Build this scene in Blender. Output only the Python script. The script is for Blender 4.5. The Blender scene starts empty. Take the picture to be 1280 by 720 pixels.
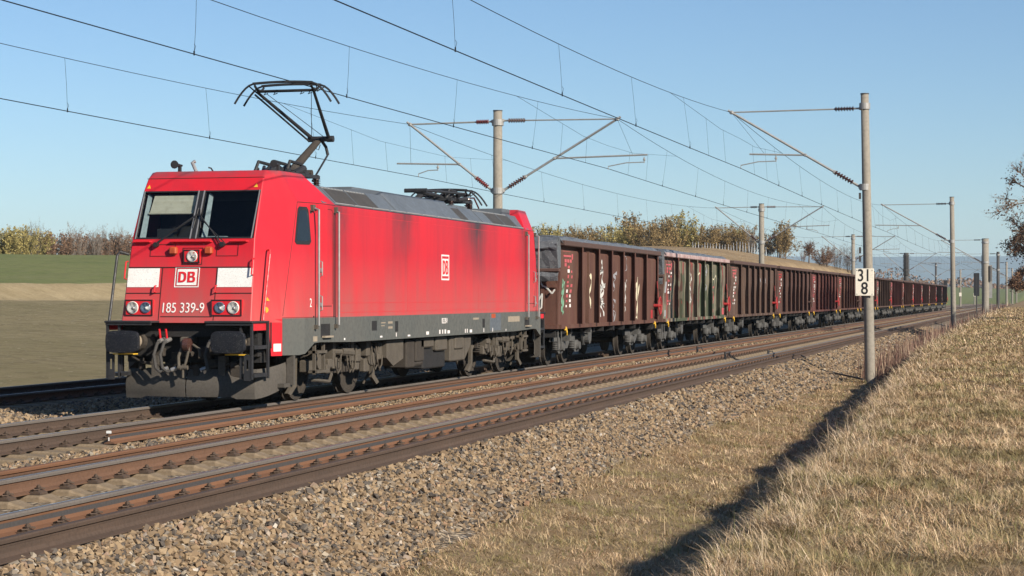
import bpy, math, random
import numpy as np
from mathutils import Vector, Matrix

# ------------------------------------------------------------------ scene, camera, light
S = bpy.context.scene
COL = S.collection
R = math.radians

cam_data = bpy.data.cameras.new("camera")
cam = bpy.data.objects.new("camera", cam_data)
COL.objects.link(cam)
cam.location = (0.0, 0.0, 1.7246)
cam.rotation_euler = (R(90.25), 0.0, R(14.838))
cam_data.sensor_width = 36.0
cam_data.lens = 2494.5 / 1280.0 * 36.0
cam_data.clip_start = 0.1
cam_data.clip_end = 40000.0
S.camera = cam

SUN_AZ = Vector((0.85, -0.53))
SUN_EL = R(27.0)
SUN_ROT = math.atan2(SUN_AZ.x, SUN_AZ.y)
world = bpy.data.worlds.new("World")
S.world = world
world.use_nodes = True
wn = world.node_tree.nodes
sky = wn.new("ShaderNodeTexSky")
sky.sky_type = 'NISHITA'
sky.sun_disc = False
sky.sun_elevation = SUN_EL
sky.sun_rotation = SUN_ROT
sky.altitude = 450
sky.air_density = 1.0
sky.dust_density = 0.15
sky.ozone_density = 3.0
wn["Background"].inputs[1].default_value = 0.066
tint = wn.new("ShaderNodeMix")
tint.data_type = 'RGBA'; tint.blend_type = 'MULTIPLY'
tint.inputs[0].default_value = 1.0
tint.inputs[7].default_value = (0.87, 1.0, 1.13, 1.0)     # clear winter air
world.node_tree.links.new(sky.outputs[0], tint.inputs[6])
world.node_tree.links.new(tint.outputs[2], wn["Background"].inputs[0])

sun_data = bpy.data.lights.new("sun", 'SUN')
sun_data.energy = 5.0
sun_data.angle = R(0.53)
sun_data.color = (1.0, 0.90, 0.76)
sun = bpy.data.objects.new("sun", sun_data)
COL.objects.link(sun)
_sd = Vector((SUN_AZ.x * math.cos(SUN_EL), SUN_AZ.y * math.cos(SUN_EL), math.sin(SUN_EL)))
sun.rotation_euler = (-_sd).to_track_quat('-Z', 'Y').to_euler()
sun.location = (20, -20, 40)

S.view_settings.view_transform = 'Standard'
S.view_settings.look = 'None'
S.view_settings.exposure = 0.63
S.view_settings.gamma = 1.0
S.view_settings.use_curve_mapping = False
S.render.engine = 'CYCLES'
S.cycles.max_bounces = 6
S.cycles.transparent_max_bounces = 12
S.cycles.volume_bounces = 0

rng = random.Random(7)
nrng = np.random.default_rng(11)

# ------------------------------------------------------------------ materials
def srgb(r, g, b):
    def f(c):
        c /= 255.0
        return c / 12.92 if c <= 0.04045 else ((c + 0.055) / 1.055) ** 2.4
    return (f(r), f(g), f(b), 1.0)

def c4(c):
    return (c[0], c[1], c[2], 1.0)

class NT:
    def __init__(self, name):
        self.m = bpy.data.materials.new(name)
        self.m.use_nodes = True
        self.t = self.m.node_tree
        self.n = self.t.nodes
        self.b = self.n["Principled BSDF"]
        self._co = None
    def link(self, a, b): self.t.links.new(a, b)
    def co(self):
        if self._co is None:
            self._co = self.n.new("ShaderNodeTexCoord").outputs["Object"]
        return self._co
    def mapped(self, scale):
        mp = self.n.new("ShaderNodeMapping")
        mp.inputs["Scale"].default_value = scale
        self.link(self.co(), mp.inputs[0])
        return mp.outputs[0]
    def noise(self, scale, detail=6.0, rough=0.6, vec=None):
        nz = self.n.new("ShaderNodeTexNoise")
        nz.inputs["Scale"].default_value = scale
        nz.inputs["Detail"].default_value = detail
        nz.inputs["Roughness"].default_value = rough
        self.link(vec if vec is not None else self.co(), nz.inputs["Vector"])
        return nz.outputs[0]
    def ramp(self, fac, stops):
        r = self.n.new("ShaderNodeValToRGB")
        els = r.color_ramp.elements
        while len(els) < len(stops): els.new(0.5)
        for e, (p, c) in zip(els, stops):
            e.position = p
            e.color = c4(c) if not isinstance(c, (int, float)) else (c, c, c, 1)
        self.link(fac, r.inputs[0])
        return r.outputs[0]
    def mix(self, fac, a, b, mode='MIX'):
        mx = self.n.new("ShaderNodeMix")
        mx.data_type = 'RGBA'
        mx.blend_type = mode
        for sock, v in ((mx.inputs[0], fac), (mx.inputs[6], a), (mx.inputs[7], b)):
            if hasattr(v, "links"): self.link(v, sock)
            elif isinstance(v, (int, float)): sock.default_value = v
            else: sock.default_value = c4(v)
        return mx.outputs[2]
    def math(self, op, a, b=0.0, c=None, clamp=False):
        mt = self.n.new("ShaderNodeMath")
        mt.operation = op
        mt.use_clamp = clamp
        for sock, v in zip(mt.inputs, (a, b, c if c is not None else 0.0)):
            if hasattr(v, "links"): self.link(v, sock)
            else: sock.default_value = v
        return mt.outputs[0]
    def xyz(self):
        s = self.n.new("ShaderNodeSeparateXYZ")
        self.link(self.co(), s.inputs[0])
        return s.outputs
    def island(self):
        return self.n.new("ShaderNodeNewGeometry").outputs["Random Per Island"]
    def color(self, c):
        if hasattr(c, "links"): self.link(c, self.b.inputs["Base Color"])
        else: self.b.inputs["Base Color"].default_value = c4(c)
    def rough(self, r):
        if hasattr(r, "links"): self.link(r, self.b.inputs["Roughness"])
        else: self.b.inputs["Roughness"].default_value = r
    def spec(self, v): self.b.inputs["Specular IOR Level"].default_value = v
    def metal(self, v): self.b.inputs["Metallic"].default_value = v
    def bump(self, h, strength=0.3, dist=0.02):
        bp = self.n.new("ShaderNodeBump")
        bp.inputs["Strength"].default_value = strength
        bp.inputs["Distance"].default_value = dist
        self.link(h, bp.inputs["Height"])
        self.link(bp.outputs[0], self.b.inputs["Normal"])

def weathered(name, c1, c2, scale=4.0, rough=0.55, spec=0.4, metal=0.0, bump=0.0, speck=None, stretch=None):
    t = NT(name)
    vec = t.mapped(stretch) if stretch else None
    n1 = t.noise(scale, 8, 0.65, vec)
    n2 = t.noise(scale * 9, 4, 0.6)
    base = t.mix(t.ramp(n1, [(0.3, 0.0), (0.7, 1.0)]), c1, c2)
    dark = tuple(x * 0.72 for x in c1[:3])
    col = t.mix(t.ramp(n2, [(0.45, 0.0), (0.75, 0.6)]), base, dark)
    if speck:
        col = t.mix(t.ramp(t.noise(scale * 22, 2, 0.5), [(0.62, 0.0), (0.7, 0.8)]), col, speck)
    t.color(col)
    t.rough(t.ramp(n2, [(0.3, max(0.05, rough - 0.1)), (0.7, min(1.0, rough + 0.12))]))
    t.spec(spec); t.metal(metal)
    if bump: t.bump(n2, bump, 0.01)
    return t.m

M = {}
def body_red(name):
    """aged traffic red with soot runs below the roof vents and grime near the skirt"""
    t = NT(name)
    x, y, z = t.xyz()
    big = t.noise(0.7, 5, 0.6)
    vert = t.noise(2.2, 6, 0.65, t.mapped((1.0, 1.0, 0.12)))
    fine = t.noise(26, 5, 0.7)
    col = t.mix(t.ramp(big, [(0.3, 0.0), (0.7, 1.0)]), (0.56, 0.011, 0.022), (0.46, 0.018, 0.030))
    col = t.mix(t.ramp(vert, [(0.44, 0.0), (0.74, 0.62)]), col, (0.27, 0.02, 0.03))
    wob = t.math('MULTIPLY', t.math('SUBTRACT', t.noise(1.1, 5, 0.6), 0.5), 1.5)
    def soot(v0, width, strength):
        d = t.math('ABSOLUTE', t.math('SUBTRACT', t.math('ADD', y, wob), v0))
        a = t.math('SUBTRACT', 1.0, t.math('DIVIDE', d, width), clamp=True)
        down = t.math('DIVIDE', t.math('SUBTRACT', z, 1.9), 1.35, clamp=True)
        a = t.math('MULTIPLY', t.math('MULTIPLY', a, down), t.math('ADD', vert, 0.25))
        return t.math('MULTIPLY', a, strength, clamp=True)
    for v0, w, s in ((6.8, 0.75, 1.1), (11.6, 1.1, 1.35), (3.2, 0.5, 0.9), (15.4, 0.6, 0.9), (11.3, 2.2, 0.4)):
        col = t.mix(soot(v0, w, s), col, (0.045, 0.03, 0.035))
    low = t.math('SUBTRACT', 1.0, t.math('DIVIDE', t.math('SUBTRACT', z, 1.38), 1.1), clamp=True)
    col = t.mix(t.math('MULTIPLY', low, t.ramp(vert, [(0.3, 0.25), (0.7, 0.62)])), col, (0.36, 0.14, 0.12))
    topg = t.math('DIVIDE', t.math('SUBTRACT', z, 3.60), 0.12, clamp=True)
    col = t.mix(t.math('MULTIPLY', topg, t.ramp(t.noise(3.5, 6, 0.7), [(0.35, 0.1), (0.65, 0.85)])), col, (0.14, 0.07, 0.075))
    col = t.mix(t.ramp(fine, [(0.66, 0.0), (0.78, 0.35)]), col, (0.16, 0.02, 0.02))
    t.color(col)
    t.rough(0.46)
    t.spec(0.32)
    return t.m

M['red'] = body_red("traffic_red_paint")
M['red_plain'] = weathered("red_panel_paint", (0.62, 0.014, 0.022), (0.52, 0.02, 0.028), 3, 0.42)
M['skirt'] = weathered("grey_skirt_paint", (0.080, 0.086, 0.080), (0.108, 0.106, 0.094), 1.6, 0.6, bump=0.05, stretch=(1, 1, 0.35))
M['roof'] = weathered("roof_grey_paint", (0.115, 0.132, 0.150), (0.085, 0.096, 0.108), 1.5, 0.5, stretch=(1.6, 1, 0.4))
M['roof_dark'] = weathered("roof_vent_dark", (0.042, 0.038, 0.034), (0.065, 0.058, 0.05), 3, 0.65)
M['black'] = weathered("black_steel", (0.016, 0.016, 0.018), (0.03, 0.03, 0.032), 5, 0.55, bump=0.1)
M['soot'] = weathered("soot_black", (0.012, 0.012, 0.012), (0.022, 0.02, 0.02), 5, 0.8)
M['dirt'] = weathered("brake_dust_steel", (0.072, 0.062, 0.050), (0.105, 0.090, 0.072), 5, 0.8, 0.25, bump=0.25)
M['dirt_dark'] = weathered("brake_dust_dark", (0.036, 0.031, 0.027), (0.06, 0.051, 0.042), 5, 0.85, 0.2, bump=0.25)
M['bogie_grey'] = weathered("wagon_bogie_grey", (0.055, 0.055, 0.054), (0.115, 0.112, 0.108), 7, 0.8, 0.25, bump=0.3)
M['white'] = weathered("white_paint", (0.78, 0.77, 0.74), (0.66, 0.66, 0.63), 4, 0.5, speck=(0.25, 0.22, 0.2))
M['stake'] = weathered("stake_pale", (0.42, 0.43, 0.44), (0.33, 0.34, 0.35), 4, 0.8)
M['letter'] = weathered("lettering_white", (0.80, 0.76, 0.74), (0.66, 0.60, 0.56), 9, 0.6)
M['letter_pink'] = weathered("lettering_faded_red", (0.52, 0.12, 0.13), (0.38, 0.06, 0.07), 9, 0.6)
M['yellow'] = weathered("yellow_paint", (0.70, 0.42, 0.03), (0.55, 0.33, 0.03), 9, 0.6)
M['orange'] = weathered("orange_lamp_plastic", (0.45, 0.08, 0.02), (0.30, 0.05, 0.02), 9, 0.5)
M['steel'] = weathered("handrail_steel", (0.42, 0.41, 0.40), (0.30, 0.29, 0.28), 9, 0.42, metal=0.6)
M['galv'] = weathered("galvanised_tube", (0.34, 0.34, 0.33), (0.24, 0.235, 0.225), 6, 0.6, metal=0.3)
M['wire'] = weathered("overhead_wire_copper", (0.016, 0.022, 0.030), (0.012, 0.016, 0.022), 4, 0.7, spec=0.1)
M['insul'] = weathered("brown_porcelain", (0.075, 0.035, 0.028), (0.05, 0.025, 0.022), 6, 0.3)
M['insul_red'] = weathered("red_brown_porcelain", (0.22, 0.05, 0.045), (0.14, 0.035, 0.03), 6, 0.3)
M['beige'] = weathered("grease_beige_metal", (0.34, 0.28, 0.21), (0.24, 0.2, 0.15), 9, 0.6)
M['buffer'] = weathered("buffer_plate_grease", (0.009, 0.011, 0.017), (0.020, 0.021, 0.024), 3.5, 0.6, spec=0.12, speck=(0.10, 0.10, 0.105))
M['plow'] = weathered("plough_grey", (0.062, 0.056, 0.049), (0.085, 0.076, 0.065), 3, 0.75, 0.3, bump=0.12)
M['rubber'] = weathered("hose_rubber", (0.04, 0.038, 0.036), (0.065, 0.06, 0.056), 12, 0.8)
M['blind'] = weathered("beige_roller_blind", (0.46, 0.41, 0.32), (0.56, 0.51, 0.42), 1.2, 0.8, stretch=(0.2, 0.2, 14))
M['desk'] = weathered("cab_desk_grey", (0.20, 0.245, 0.27), (0.26, 0.30, 0.32), 3, 0.6)
M['gasket'] = weathered("window_gasket", (0.014, 0.014, 0.016), (0.02, 0.02, 0.022), 6, 0.5)

def glass_mat(name, tint, refl):
    t = NT(name)
    n, tr = t.n, t.t
    out = n["Material Output"]
    n.remove(t.b)
    trn = n.new("ShaderNodeBsdfTransparent"); trn.inputs[0].default_value = c4(tint)
    gl = n.new("ShaderNodeBsdfGlossy"); gl.inputs["Roughness"].default_value = 0.03
    fr = n.new("ShaderNodeLayerWeight"); fr.inputs[0].default_value = 0.5
    pw = n.new("ShaderNodeMath"); pw.operation = 'POWER'; pw.inputs[1].default_value = 4.0
    tr.links.new(fr.outputs["Facing"], pw.inputs[0])
    mt = n.new("ShaderNodeMath"); mt.operation = 'MULTIPLY_ADD'
    mt.inputs[1].default_value = 0.9; mt.inputs[2].default_value = 0.04 + refl
    tr.links.new(pw.outputs[0], mt.inputs[0])
    mx = n.new("ShaderNodeMixShader")
    tr.links.new(mt.outputs[0], mx.inputs[0])
    tr.links.new(trn.outputs[0], mx.inputs[1]); tr.links.new(gl.outputs[0], mx.inputs[2])
    tr.links.new(mx.outputs[0], out.inputs[0])
    return t.m
M['glass'] = glass_mat("windscreen_glass", (0.72, 0.78, 0.78), 0.0)
M['lens'] = glass_mat("lamp_lens", (0.95, 0.95, 0.95), 0.03)
def simple(name, col, rough=0.5, metal=0.0, spec=0.5):
    t = NT(name); t.color(t.mix(t.ramp(t.noise(7, 4), [(0.3, 0.0), (0.7, 1.0)]), col, tuple(c * 0.85 for c in col[:3])))
    t.rough(rough); t.metal(metal); t.spec(spec)
    return t.m
M['mirror'] = simple("lamp_reflector", (0.88, 0.86, 0.80), 0.35, 0.0)
M['mirror_blue'] = simple("halogen_reflector", (0.16, 0.24, 0.34), 0.2, 0.3)
M['dark_glass'] = simple("cab_side_glass", (0.012, 0.016, 0.02), 0.04, 0.0, 0.7)

def rail_mat(name, c1, c2):
    return weathered(name, c1, c2, 3.2, 0.78, 0.25, bump=0.15, stretch=(1, 0.25, 3))
M['rail_rust'] = rail_mat("rail_rust_brown", (0.108, 0.060, 0.038), (0.145, 0.080, 0.050))
M['rail_dark'] = rail_mat("rail_dark_rust", (0.062, 0.044, 0.034), (0.090, 0.060, 0.044))
M['rail_orange'] = rail_mat("rail_fresh_rust", (0.170, 0.084, 0.045), (0.125, 0.064, 0.038))
M['rail_blue'] = rail_mat("rail_mill_scale", (0.048, 0.048, 0.052), (0.066, 0.058, 0.054))
M['rail_top'] = weathered("rail_running_surface", (0.52, 0.52, 0.53), (0.42, 0.41, 0.40), 2, 0.28, metal=0.9, stretch=(6, 0.2, 1))
M['rail_worn'] = weathered("rail_head_edge", (0.120, 0.102, 0.088), (0.160, 0.138, 0.120), 3, 0.62, metal=0.1, stretch=(3, 0.2, 2))
M['concrete'] = weathered("sleeper_concrete", (0.160, 0.122, 0.080), (0.235, 0.182, 0.125), 3.5, 0.9, 0.2, bump=0.4, speck=(0.16, 0.12, 0.08))
M['clip'] = weathered("rail_clip_rust", (0.060, 0.045, 0.036), (0.10, 0.066, 0.046), 14, 0.8, 0.25)
M['pole'] = weathered("spun_concrete_pole", (0.205, 0.185, 0.155), (0.285, 0.258, 0.215), 1.3, 0.88, 0.2, bump=0.2, stretch=(1, 1, 0.22))
M['pole_dark'] = weathered("weathered_steel_post", (0.045, 0.044, 0.044), (0.075, 0.07, 0.066), 3, 0.7)
M['sign'] = weathered("sign_enamel_cream", (0.80, 0.75, 0.63), (0.72, 0.66, 0.54), 3, 0.5)
M['sign_black'] = simple("sign_black_paint", (0.012, 0.012, 0.012), 0.6)

# ------------------------------------------------------------------ mesh helpers
class MB:
    """collects boxes, tubes, prisms and sheets; build() links them as one mesh object"""
    def __init__(self):
        self.v, self.f, self.mi = [], [], []
    def add(self, vs, fs, mi=0):
        o = len(self.v)
        self.v += [tuple(p) for p in vs]
        self.f += [tuple(i + o for i in q) for q in fs]
        self.mi += [mi] * len(fs)
    def box(self, a, b, mi=0, rot=None, about=None):
        (x0, y0, z0), (x1, y1, z1) = a, b
        vs = [Vector(p) for p in ((x0,y0,z0),(x1,y0,z0),(x1,y1,z0),(x0,y1,z0),(x0,y0,z1),(x1,y0,z1),(x1,y1,z1),(x0,y1,z1))]
        if rot is not None:
            c = Vector(about) if about else (Vector(a) + Vector(b)) / 2
            vs = [c + rot @ (p - c) for p in vs]
        self.add(vs, [(0,3,2,1),(4,5,6,7),(0,1,5,4),(1,2,6,5),(2,3,7,6),(3,0,4,7)], mi)
    def bbox(self, a, b, w=0.02, mi=0):
        """box with chamfered edges"""
        (x0, y0, z0), (x1, y1, z1) = a, b
        w = min(w, (x1-x0)*.45, (y1-y0)*.45, (z1-z0)*.45)
        vs = []
        for zz, i in ((z0, w), (z0 + w, 0), (z1 - w, 0), (z1, w)):
            for (cx, cy, sx, sy) in ((x0, y0, 1, 1), (x1, y0, -1, 1), (x1, y1, -1, -1), (x0, y1, 1, -1)):
                e = i
                vs.append((cx + sx * (w + e), cy + sy * e, zz)) if (sx * sy > 0) else vs.append((cx + sx * e, cy + sy * (w + e), zz))
                vs.append((cx + sx * e, cy + sy * (w + e), zz)) if (sx * sy > 0) else vs.append((cx + sx * (w + e), cy + sy * e, zz))
        # order the ring of 8 by angle
        cx, cy = (x0 + x1) / 2, (y0 + y1) / 2
        rings = []
        for k in range(4):
            ring = vs[k*8:(k+1)*8]
            ring.sort(key=lambda p: math.atan2((p[1]-cy)/(y1-y0), (p[0]-cx)/(x1-x0)))
            rings += ring
        fs = [tuple(reversed(range(8))), tuple(range(24, 32))]
        for k in range(3):
            for j in range(8):
                a_, b_ = k*8 + j, k*8 + (j+1) % 8
                fs.append((a_, b_, b_ + 8, a_ + 8))
        self.add(rings, fs, mi)
    def cyl(self, p0, p1, r0, r1=None, n=12, mi=0, caps=True):
        r1 = r0 if r1 is None else r1
        p0, p1 = Vector(p0), Vector(p1)
        d = (p1 - p0).normalized()
        a = d.orthogonal().normalized(); b = d.cross(a)
        vs, fs = [], []
        for p, r in ((p0, r0), (p1, r1)):
            for k in range(n):
                t = 2 * math.pi * k / n
                vs.append(p + a * (r * math.cos(t)) + b * (r * math.sin(t)))
        for k in range(n):
            fs.append((k, (k+1) % n, n + (k+1) % n, n + k))
        if caps:
            fs.append(tuple(reversed(range(n)))); fs.append(tuple(range(n, 2*n)))
        self.add(vs, fs, mi)
    def tube(self, pts, r, n=6, mi=0):
        pts = [Vector(p) for p in pts]
        rs = r if isinstance(r, (list, tuple)) else [r] * len(pts)
        vs, fs = [], []
        up = None
        for i, p in enumerate(pts):
            d = (pts[min(i+1, len(pts)-1)] - pts[max(i-1, 0)])
            if d.length < 1e-9: d = Vector((0, 0, 1))
            d.normalize()
            a = d.orthogonal().normalized() if up is None else (up - d * up.dot(d))
            if a.length < 1e-6: a = d.orthogonal()
            a.normalize(); up = a
            b = d.cross(a)
            for k in range(n):
                t = 2 * math.pi * k / n
                vs.append(p + a * (rs[i] * math.cos(t)) + b * (rs[i] * math.sin(t)))
        for i in range(len(pts) - 1):
            for k in range(n):
                fs.append((i*n + k, i*n + (k+1) % n, (i+1)*n + (k+1) % n, (i+1)*n + k))
        fs.append(tuple(reversed(range(n)))); fs.append(tuple(range((len(pts)-1)*n, len(pts)*n)))
        self.add(vs, fs, mi)
    def lathe(self, prof, c, axis='X', n=24, mi=0):
        """prof: (offset along axis, radius)"""
        vs, fs = [], []
        for o, r in prof:
            for k in range(n):
                t = 2 * math.pi * k / n
                a, b = r * math.cos(t), r * math.sin(t)
                p = {'X': (o, a, b), 'Y': (b, o, a), 'Z': (a, b, o)}[axis]
                vs.append((c[0] + p[0], c[1] + p[1], c[2] + p[2]))
        m = len(prof)
        for i in range(m - 1):
            for k in range(n):
                fs.append((i*n + k, i*n + (k+1) % n, (i+1)*n + (k+1) % n, (i+1)*n + k))
        if prof[0][1] > 1e-6: fs.append(tuple(reversed(range(n))))
        if prof[-1][1] > 1e-6: fs.append(tuple(range((m-1)*n, m*n)))
        self.add(vs, fs, mi)
    def prism(self, poly, axis, a, b, mi=0):
        """extrude a 2D polygon along an axis; poly coords: X -> (y,z), Y -> (x,z), Z -> (x,y)"""
        n = len(poly)
        def P(q, o):
            return {'X': (o, q[0], q[1]), 'Y': (q[0], o, q[1]), 'Z': (q[0], q[1], o)}[axis]
        vs = [P(q, a) for q in poly] + [P(q, b) for q in poly]
        fs = [tuple(reversed(range(n))), tuple(range(n, 2*n))]
        for k in range(n):
            fs.append((k, (k+1) % n, n + (k+1) % n, n + k))
        self.add(vs, fs, mi)
    def sheet(self, rows, thick=None, mi=0):
        """grid of points; with thick (a Vector) it becomes a closed slab"""
        m, n = len(rows), len(rows[0])
        vs = [Vector(p) for r_ in rows for p in r_]
        fs = [(i*n+j, i*n+j+1, (i+1)*n+j+1, (i+1)*n+j) for i in range(m-1) for j in range(n-1)]
        if thick is not None:
            th = Vector(thick); o = len(vs)
            vs = vs + [p + th for p in vs]
            fs = fs + [tuple(reversed([q + o for q in f_])) for f_ in fs]
            per = [j for j in range(n)] + [i*n+n-1 for i in range(1, m)] + [(m-1)*n+j for j in range(n-2, -1, -1)] + [i*n for i in range(m-2, 0, -1)]
            for k in range(len(per)):
                a_, b_ = per[k], per[(k+1) % len(per)]
                fs.append((b_, a_, a_ + o, b_ + o))
        self.add(vs, fs, mi)
    def mesh(self, name, mats, smooth=False):
        me = bpy.data.meshes.new(name)
        me.from_pydata(self.v, [], self.f)
        for mm in (mats if isinstance(mats, (list, tuple)) else [mats]):
            me.materials.append(mm)
        me.polygons.foreach_set("material_index", self.mi)
        if smooth: me.polygons.foreach_set("use_smooth", [True] * len(me.polygons))
        me.update()
        import bmesh
        bm = bmesh.new(); bm.from_mesh(me)
        bmesh.ops.recalc_face_normals(bm, faces=bm.faces)
        bm.to_mesh(me); bm.free()
        return me
    def build(self, name, mats, parent=None, smooth=False, loc=(0, 0, 0)):
        return place(name, self.mesh(name, mats, smooth), parent, loc)

def place(name, me, parent=None, loc=(0, 0, 0), rot=(0, 0, 0)):
    o = bpy.data.objects.new(name, me)
    COL.objects.link(o)
    o.location = loc
    o.rotation_euler = rot
    if parent is not None: o.parent = parent
    return o

def tag(o, label=None, cat=None, group=None, kind=None):
    if label: o['label'] = label
    if cat: o['category'] = cat
    if group: o['group'] = group
    if kind: o['kind'] = kind
    return o

def thing(name, label, cat, loc=(0, 0, 0), group=None, rotz=0.0):
    o = bpy.data.objects.new(name, None)
    COL.objects.link(o)
    o.location = loc
    o.rotation_euler = (0, 0, rotz)
    o.empty_display_size = 0.2
    return tag(o, label, cat, group)

def bevel(o, w, seg=2, ang=25):
    md = o.modifiers.new("edge_bevel", 'BEVEL')
    md.width = w; md.segments = seg
    md.limit_method = 'ANGLE'; md.angle_limit = R(ang)
    md.harden_normals = False
    return o

def mass(name, V, F, mats, loc=(0, 0, 0), smooth=False, nside=3):
    """large mesh from numpy arrays"""
    me = bpy.data.meshes.new(name)
    V = np.ascontiguousarray(V, dtype=np.float32); F = np.ascontiguousarray(F, dtype=np.int32)
    me.vertices.add(len(V)); me.vertices.foreach_set("co", V.ravel())
    me.loops.add(F.size); me.loops.foreach_set("vertex_index", F.ravel())
    me.polygons.add(len(F))
    me.polygons.foreach_set("loop_start", np.arange(0, F.size, nside, dtype=np.int32))
    me.polygons.foreach_set("loop_total", np.full(len(F), nside, dtype=np.int32))
    for mm in (mats if isinstance(mats, (list, tuple)) else [mats]): me.materials.append(mm)
    me.update(calc_edges=True)
    me.polygons.foreach_set("use_smooth", np.full(len(F), bool(smooth)))
    return place(name, me, None, loc)

_font_cache = {}
def text_mesh(s, size, mat, sx=1.0, weight=0.0, extrude=0.002):
    key = (s, size, mat.name, sx, weight)
    if key in _font_cache: return _font_cache[key]
    cu = bpy.data.curves.new("lettering", 'FONT')
    cu.body = s; cu.size = size; cu.offset = weight; cu.extrude = extrude
    cu.align_x = 'CENTER'; cu.align_y = 'CENTER'
    tmp = bpy.data.objects.new("tmp_text", cu)
    COL.objects.link(tmp)
    bpy.context.view_layer.update()
    me = bpy.data.meshes.new_from_object(tmp.evaluated_get(bpy.context.evaluated_depsgraph_get()))
    bpy.data.objects.remove(tmp); bpy.data.curves.remove(cu)
    me.transform(Matrix.Diagonal((sx, 1, 1, 1)))
    me.materials.clear(); me.materials.append(mat)
    _font_cache[key] = me
    return me

ORD = ["first", "second", "third", "fourth", "fifth", "sixth", "seventh", "eighth", "ninth", "tenth", "eleventh", "twelfth",
       "thirteenth", "fourteenth", "fifteenth", "sixteenth", "seventeenth", "eighteenth", "nineteenth", "twentieth",
       "twenty-first", "twenty-second", "twenty-third", "twenty-fourth"]

# ------------------------------------------------------------------ terrain
XC1, XC2, XC3 = -8.697, -12.824, -18.37      # track centres
def sstep(x, a, b):
    t = np.clip((np.asarray(x, float) - a) / (b - a), 0, 1)
    return t * t * (3 - 2 * t)
def wob(x, y, s=1.0):
    return (np.sin(x * 1.7 * s + 0.6 * np.sin(y * 0.9 * s)) * np.cos(y * 1.3 * s + 1.1 * np.sin(x * 0.7 * s + 2.0)))
def crest(Y):
    x = np.interp(Y, [0, 12, 24, 41, 56, 84, 170, 320, 700], [-1.95, -2.0, -2.24, -2.78, -3.08, -3.25, -3.3, -2.6, -2.0])
    x = x + 0.10 * np.sin(Y * 0.9) * np.sin(Y * 0.37 + 1.0) + 0.06 * np.sin(Y * 2.3 + 0.5)
    z = np.interp(Y, [0, 15, 25, 40, 56, 84, 167, 400, 900], [.02, .02, .03, .10, .30, .42, .70, 1.3, 1.4])
    return x, z
def ditch(Y):
    xf = np.interp(Y, [0, 17, 25, 40, 56, 75, 120], [-5.95, -5.95, -6.12, -6.15, -5.80, -5.55, -5.65])
    zf = np.interp(Y, [0, 17, 25, 40, 56, 75, 120], [-.88, -.88, -.76, -.72, -.78, -.78, -.62])
    zd = np.interp(Y, [0, 17, 45, 60, 120], [-.98, -.98, -.90, -.86, -.66])
    return xf, zf, zd
FX1 = [-9000, -900, -400, -140, -126, -61, -58, -24, -21.6, -20.6]
FZ1 = [-5, 2, 5.0, 6.2, 6.15, 2.35, 1.30, -.30, -.42, -.30]
FX2 = [-9000, -400, -140, -110, -60, -41, -35, -28, -22.2, -20.6]
FZ2 = [-5, 5.0, 6.1, 6.2, 7.0, 7.45, 7.15, 5.6, .3, -.30]
def height(X, Y):
    X = np.asarray(X, float); Y = np.asarray(Y, float)
    X, Y = np.broadcast_arrays(X, Y)
    z1 = np.interp(X, FX1, FZ1); z2 = np.interp(X, FX2, FZ2)
    k = sstep(Y, 110, 225) * (1 - sstep(Y, 330, 470))
    zl = z1 + (z2 - z1) * k
    far = sstep(Y, 330, 520)
    zl = zl * (1 - far) + far * np.minimum(zl, 0.6)
    zl = zl + np.where(X < -26, 0.03 * wob(X, Y, 0.9) + 0.25 * wob(X, Y, 0.045), 0) * np.clip((-X - 26) / 20, 0, 1)
    zl = zl + sstep(Y, 520, 1500) * 8.0 - sstep(Y, 1800, 4000) * 14.0
    cx, cz = crest(Y); xf, zf, zd = ditch(Y)
    # trackbed and ditch, piecewise in X with Y-dependent knots
    xs_t = [(-20.6, -.30), (-17.3, -.24)]
    out = zl.copy()
    bed = np.where(X > -20.6, -.24, 0)
    m = (X > -20.6) & (X <= -6.95)
    out = np.where(m, -.24, out)
    m = (X > -6.95) & (X <= xf)
    t = (X + 6.95) / np.maximum(xf + 6.95, 1e-3)
    out = np.where(m, -.24 + (zf + .24) * np.clip(t, 0, 1), out)
    xb = cx - 0.95
    m = (X > xf) & (X <= xb)
    t = (X - xf) / (xb - xf)
    out = np.where(m, zf + (zd - zf) * np.sin(np.clip(t, 0, 1) * math.pi / 2) + 0.02 * wob(X, Y, 2.5), out)
    m = (X > xb) & (X <= cx)
    t = np.clip((X - xb) / (cx - xb), 0, 1)
    tt = t ** 0.85
    out = np.where(m, zd + (cz - zd) * tt + 0.05 * wob(X * 2, Y, 2.2) * np.sin(t * math.pi), out)
    rise = np.minimum((X - cx) * 0.028, 0.9 + (X - cx) * 0.002)
    out = np.where(X > cx, cz + rise + 0.028 * wob(X, Y, 1.6) + 0.016 * wob(X, Y, 4.1), out)
    out = np.where(X > -20.6, out + sstep(Y, 520, 1500) * 8.0 - sstep(Y, 1800, 4000) * 14.0, out)
    return out

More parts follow.
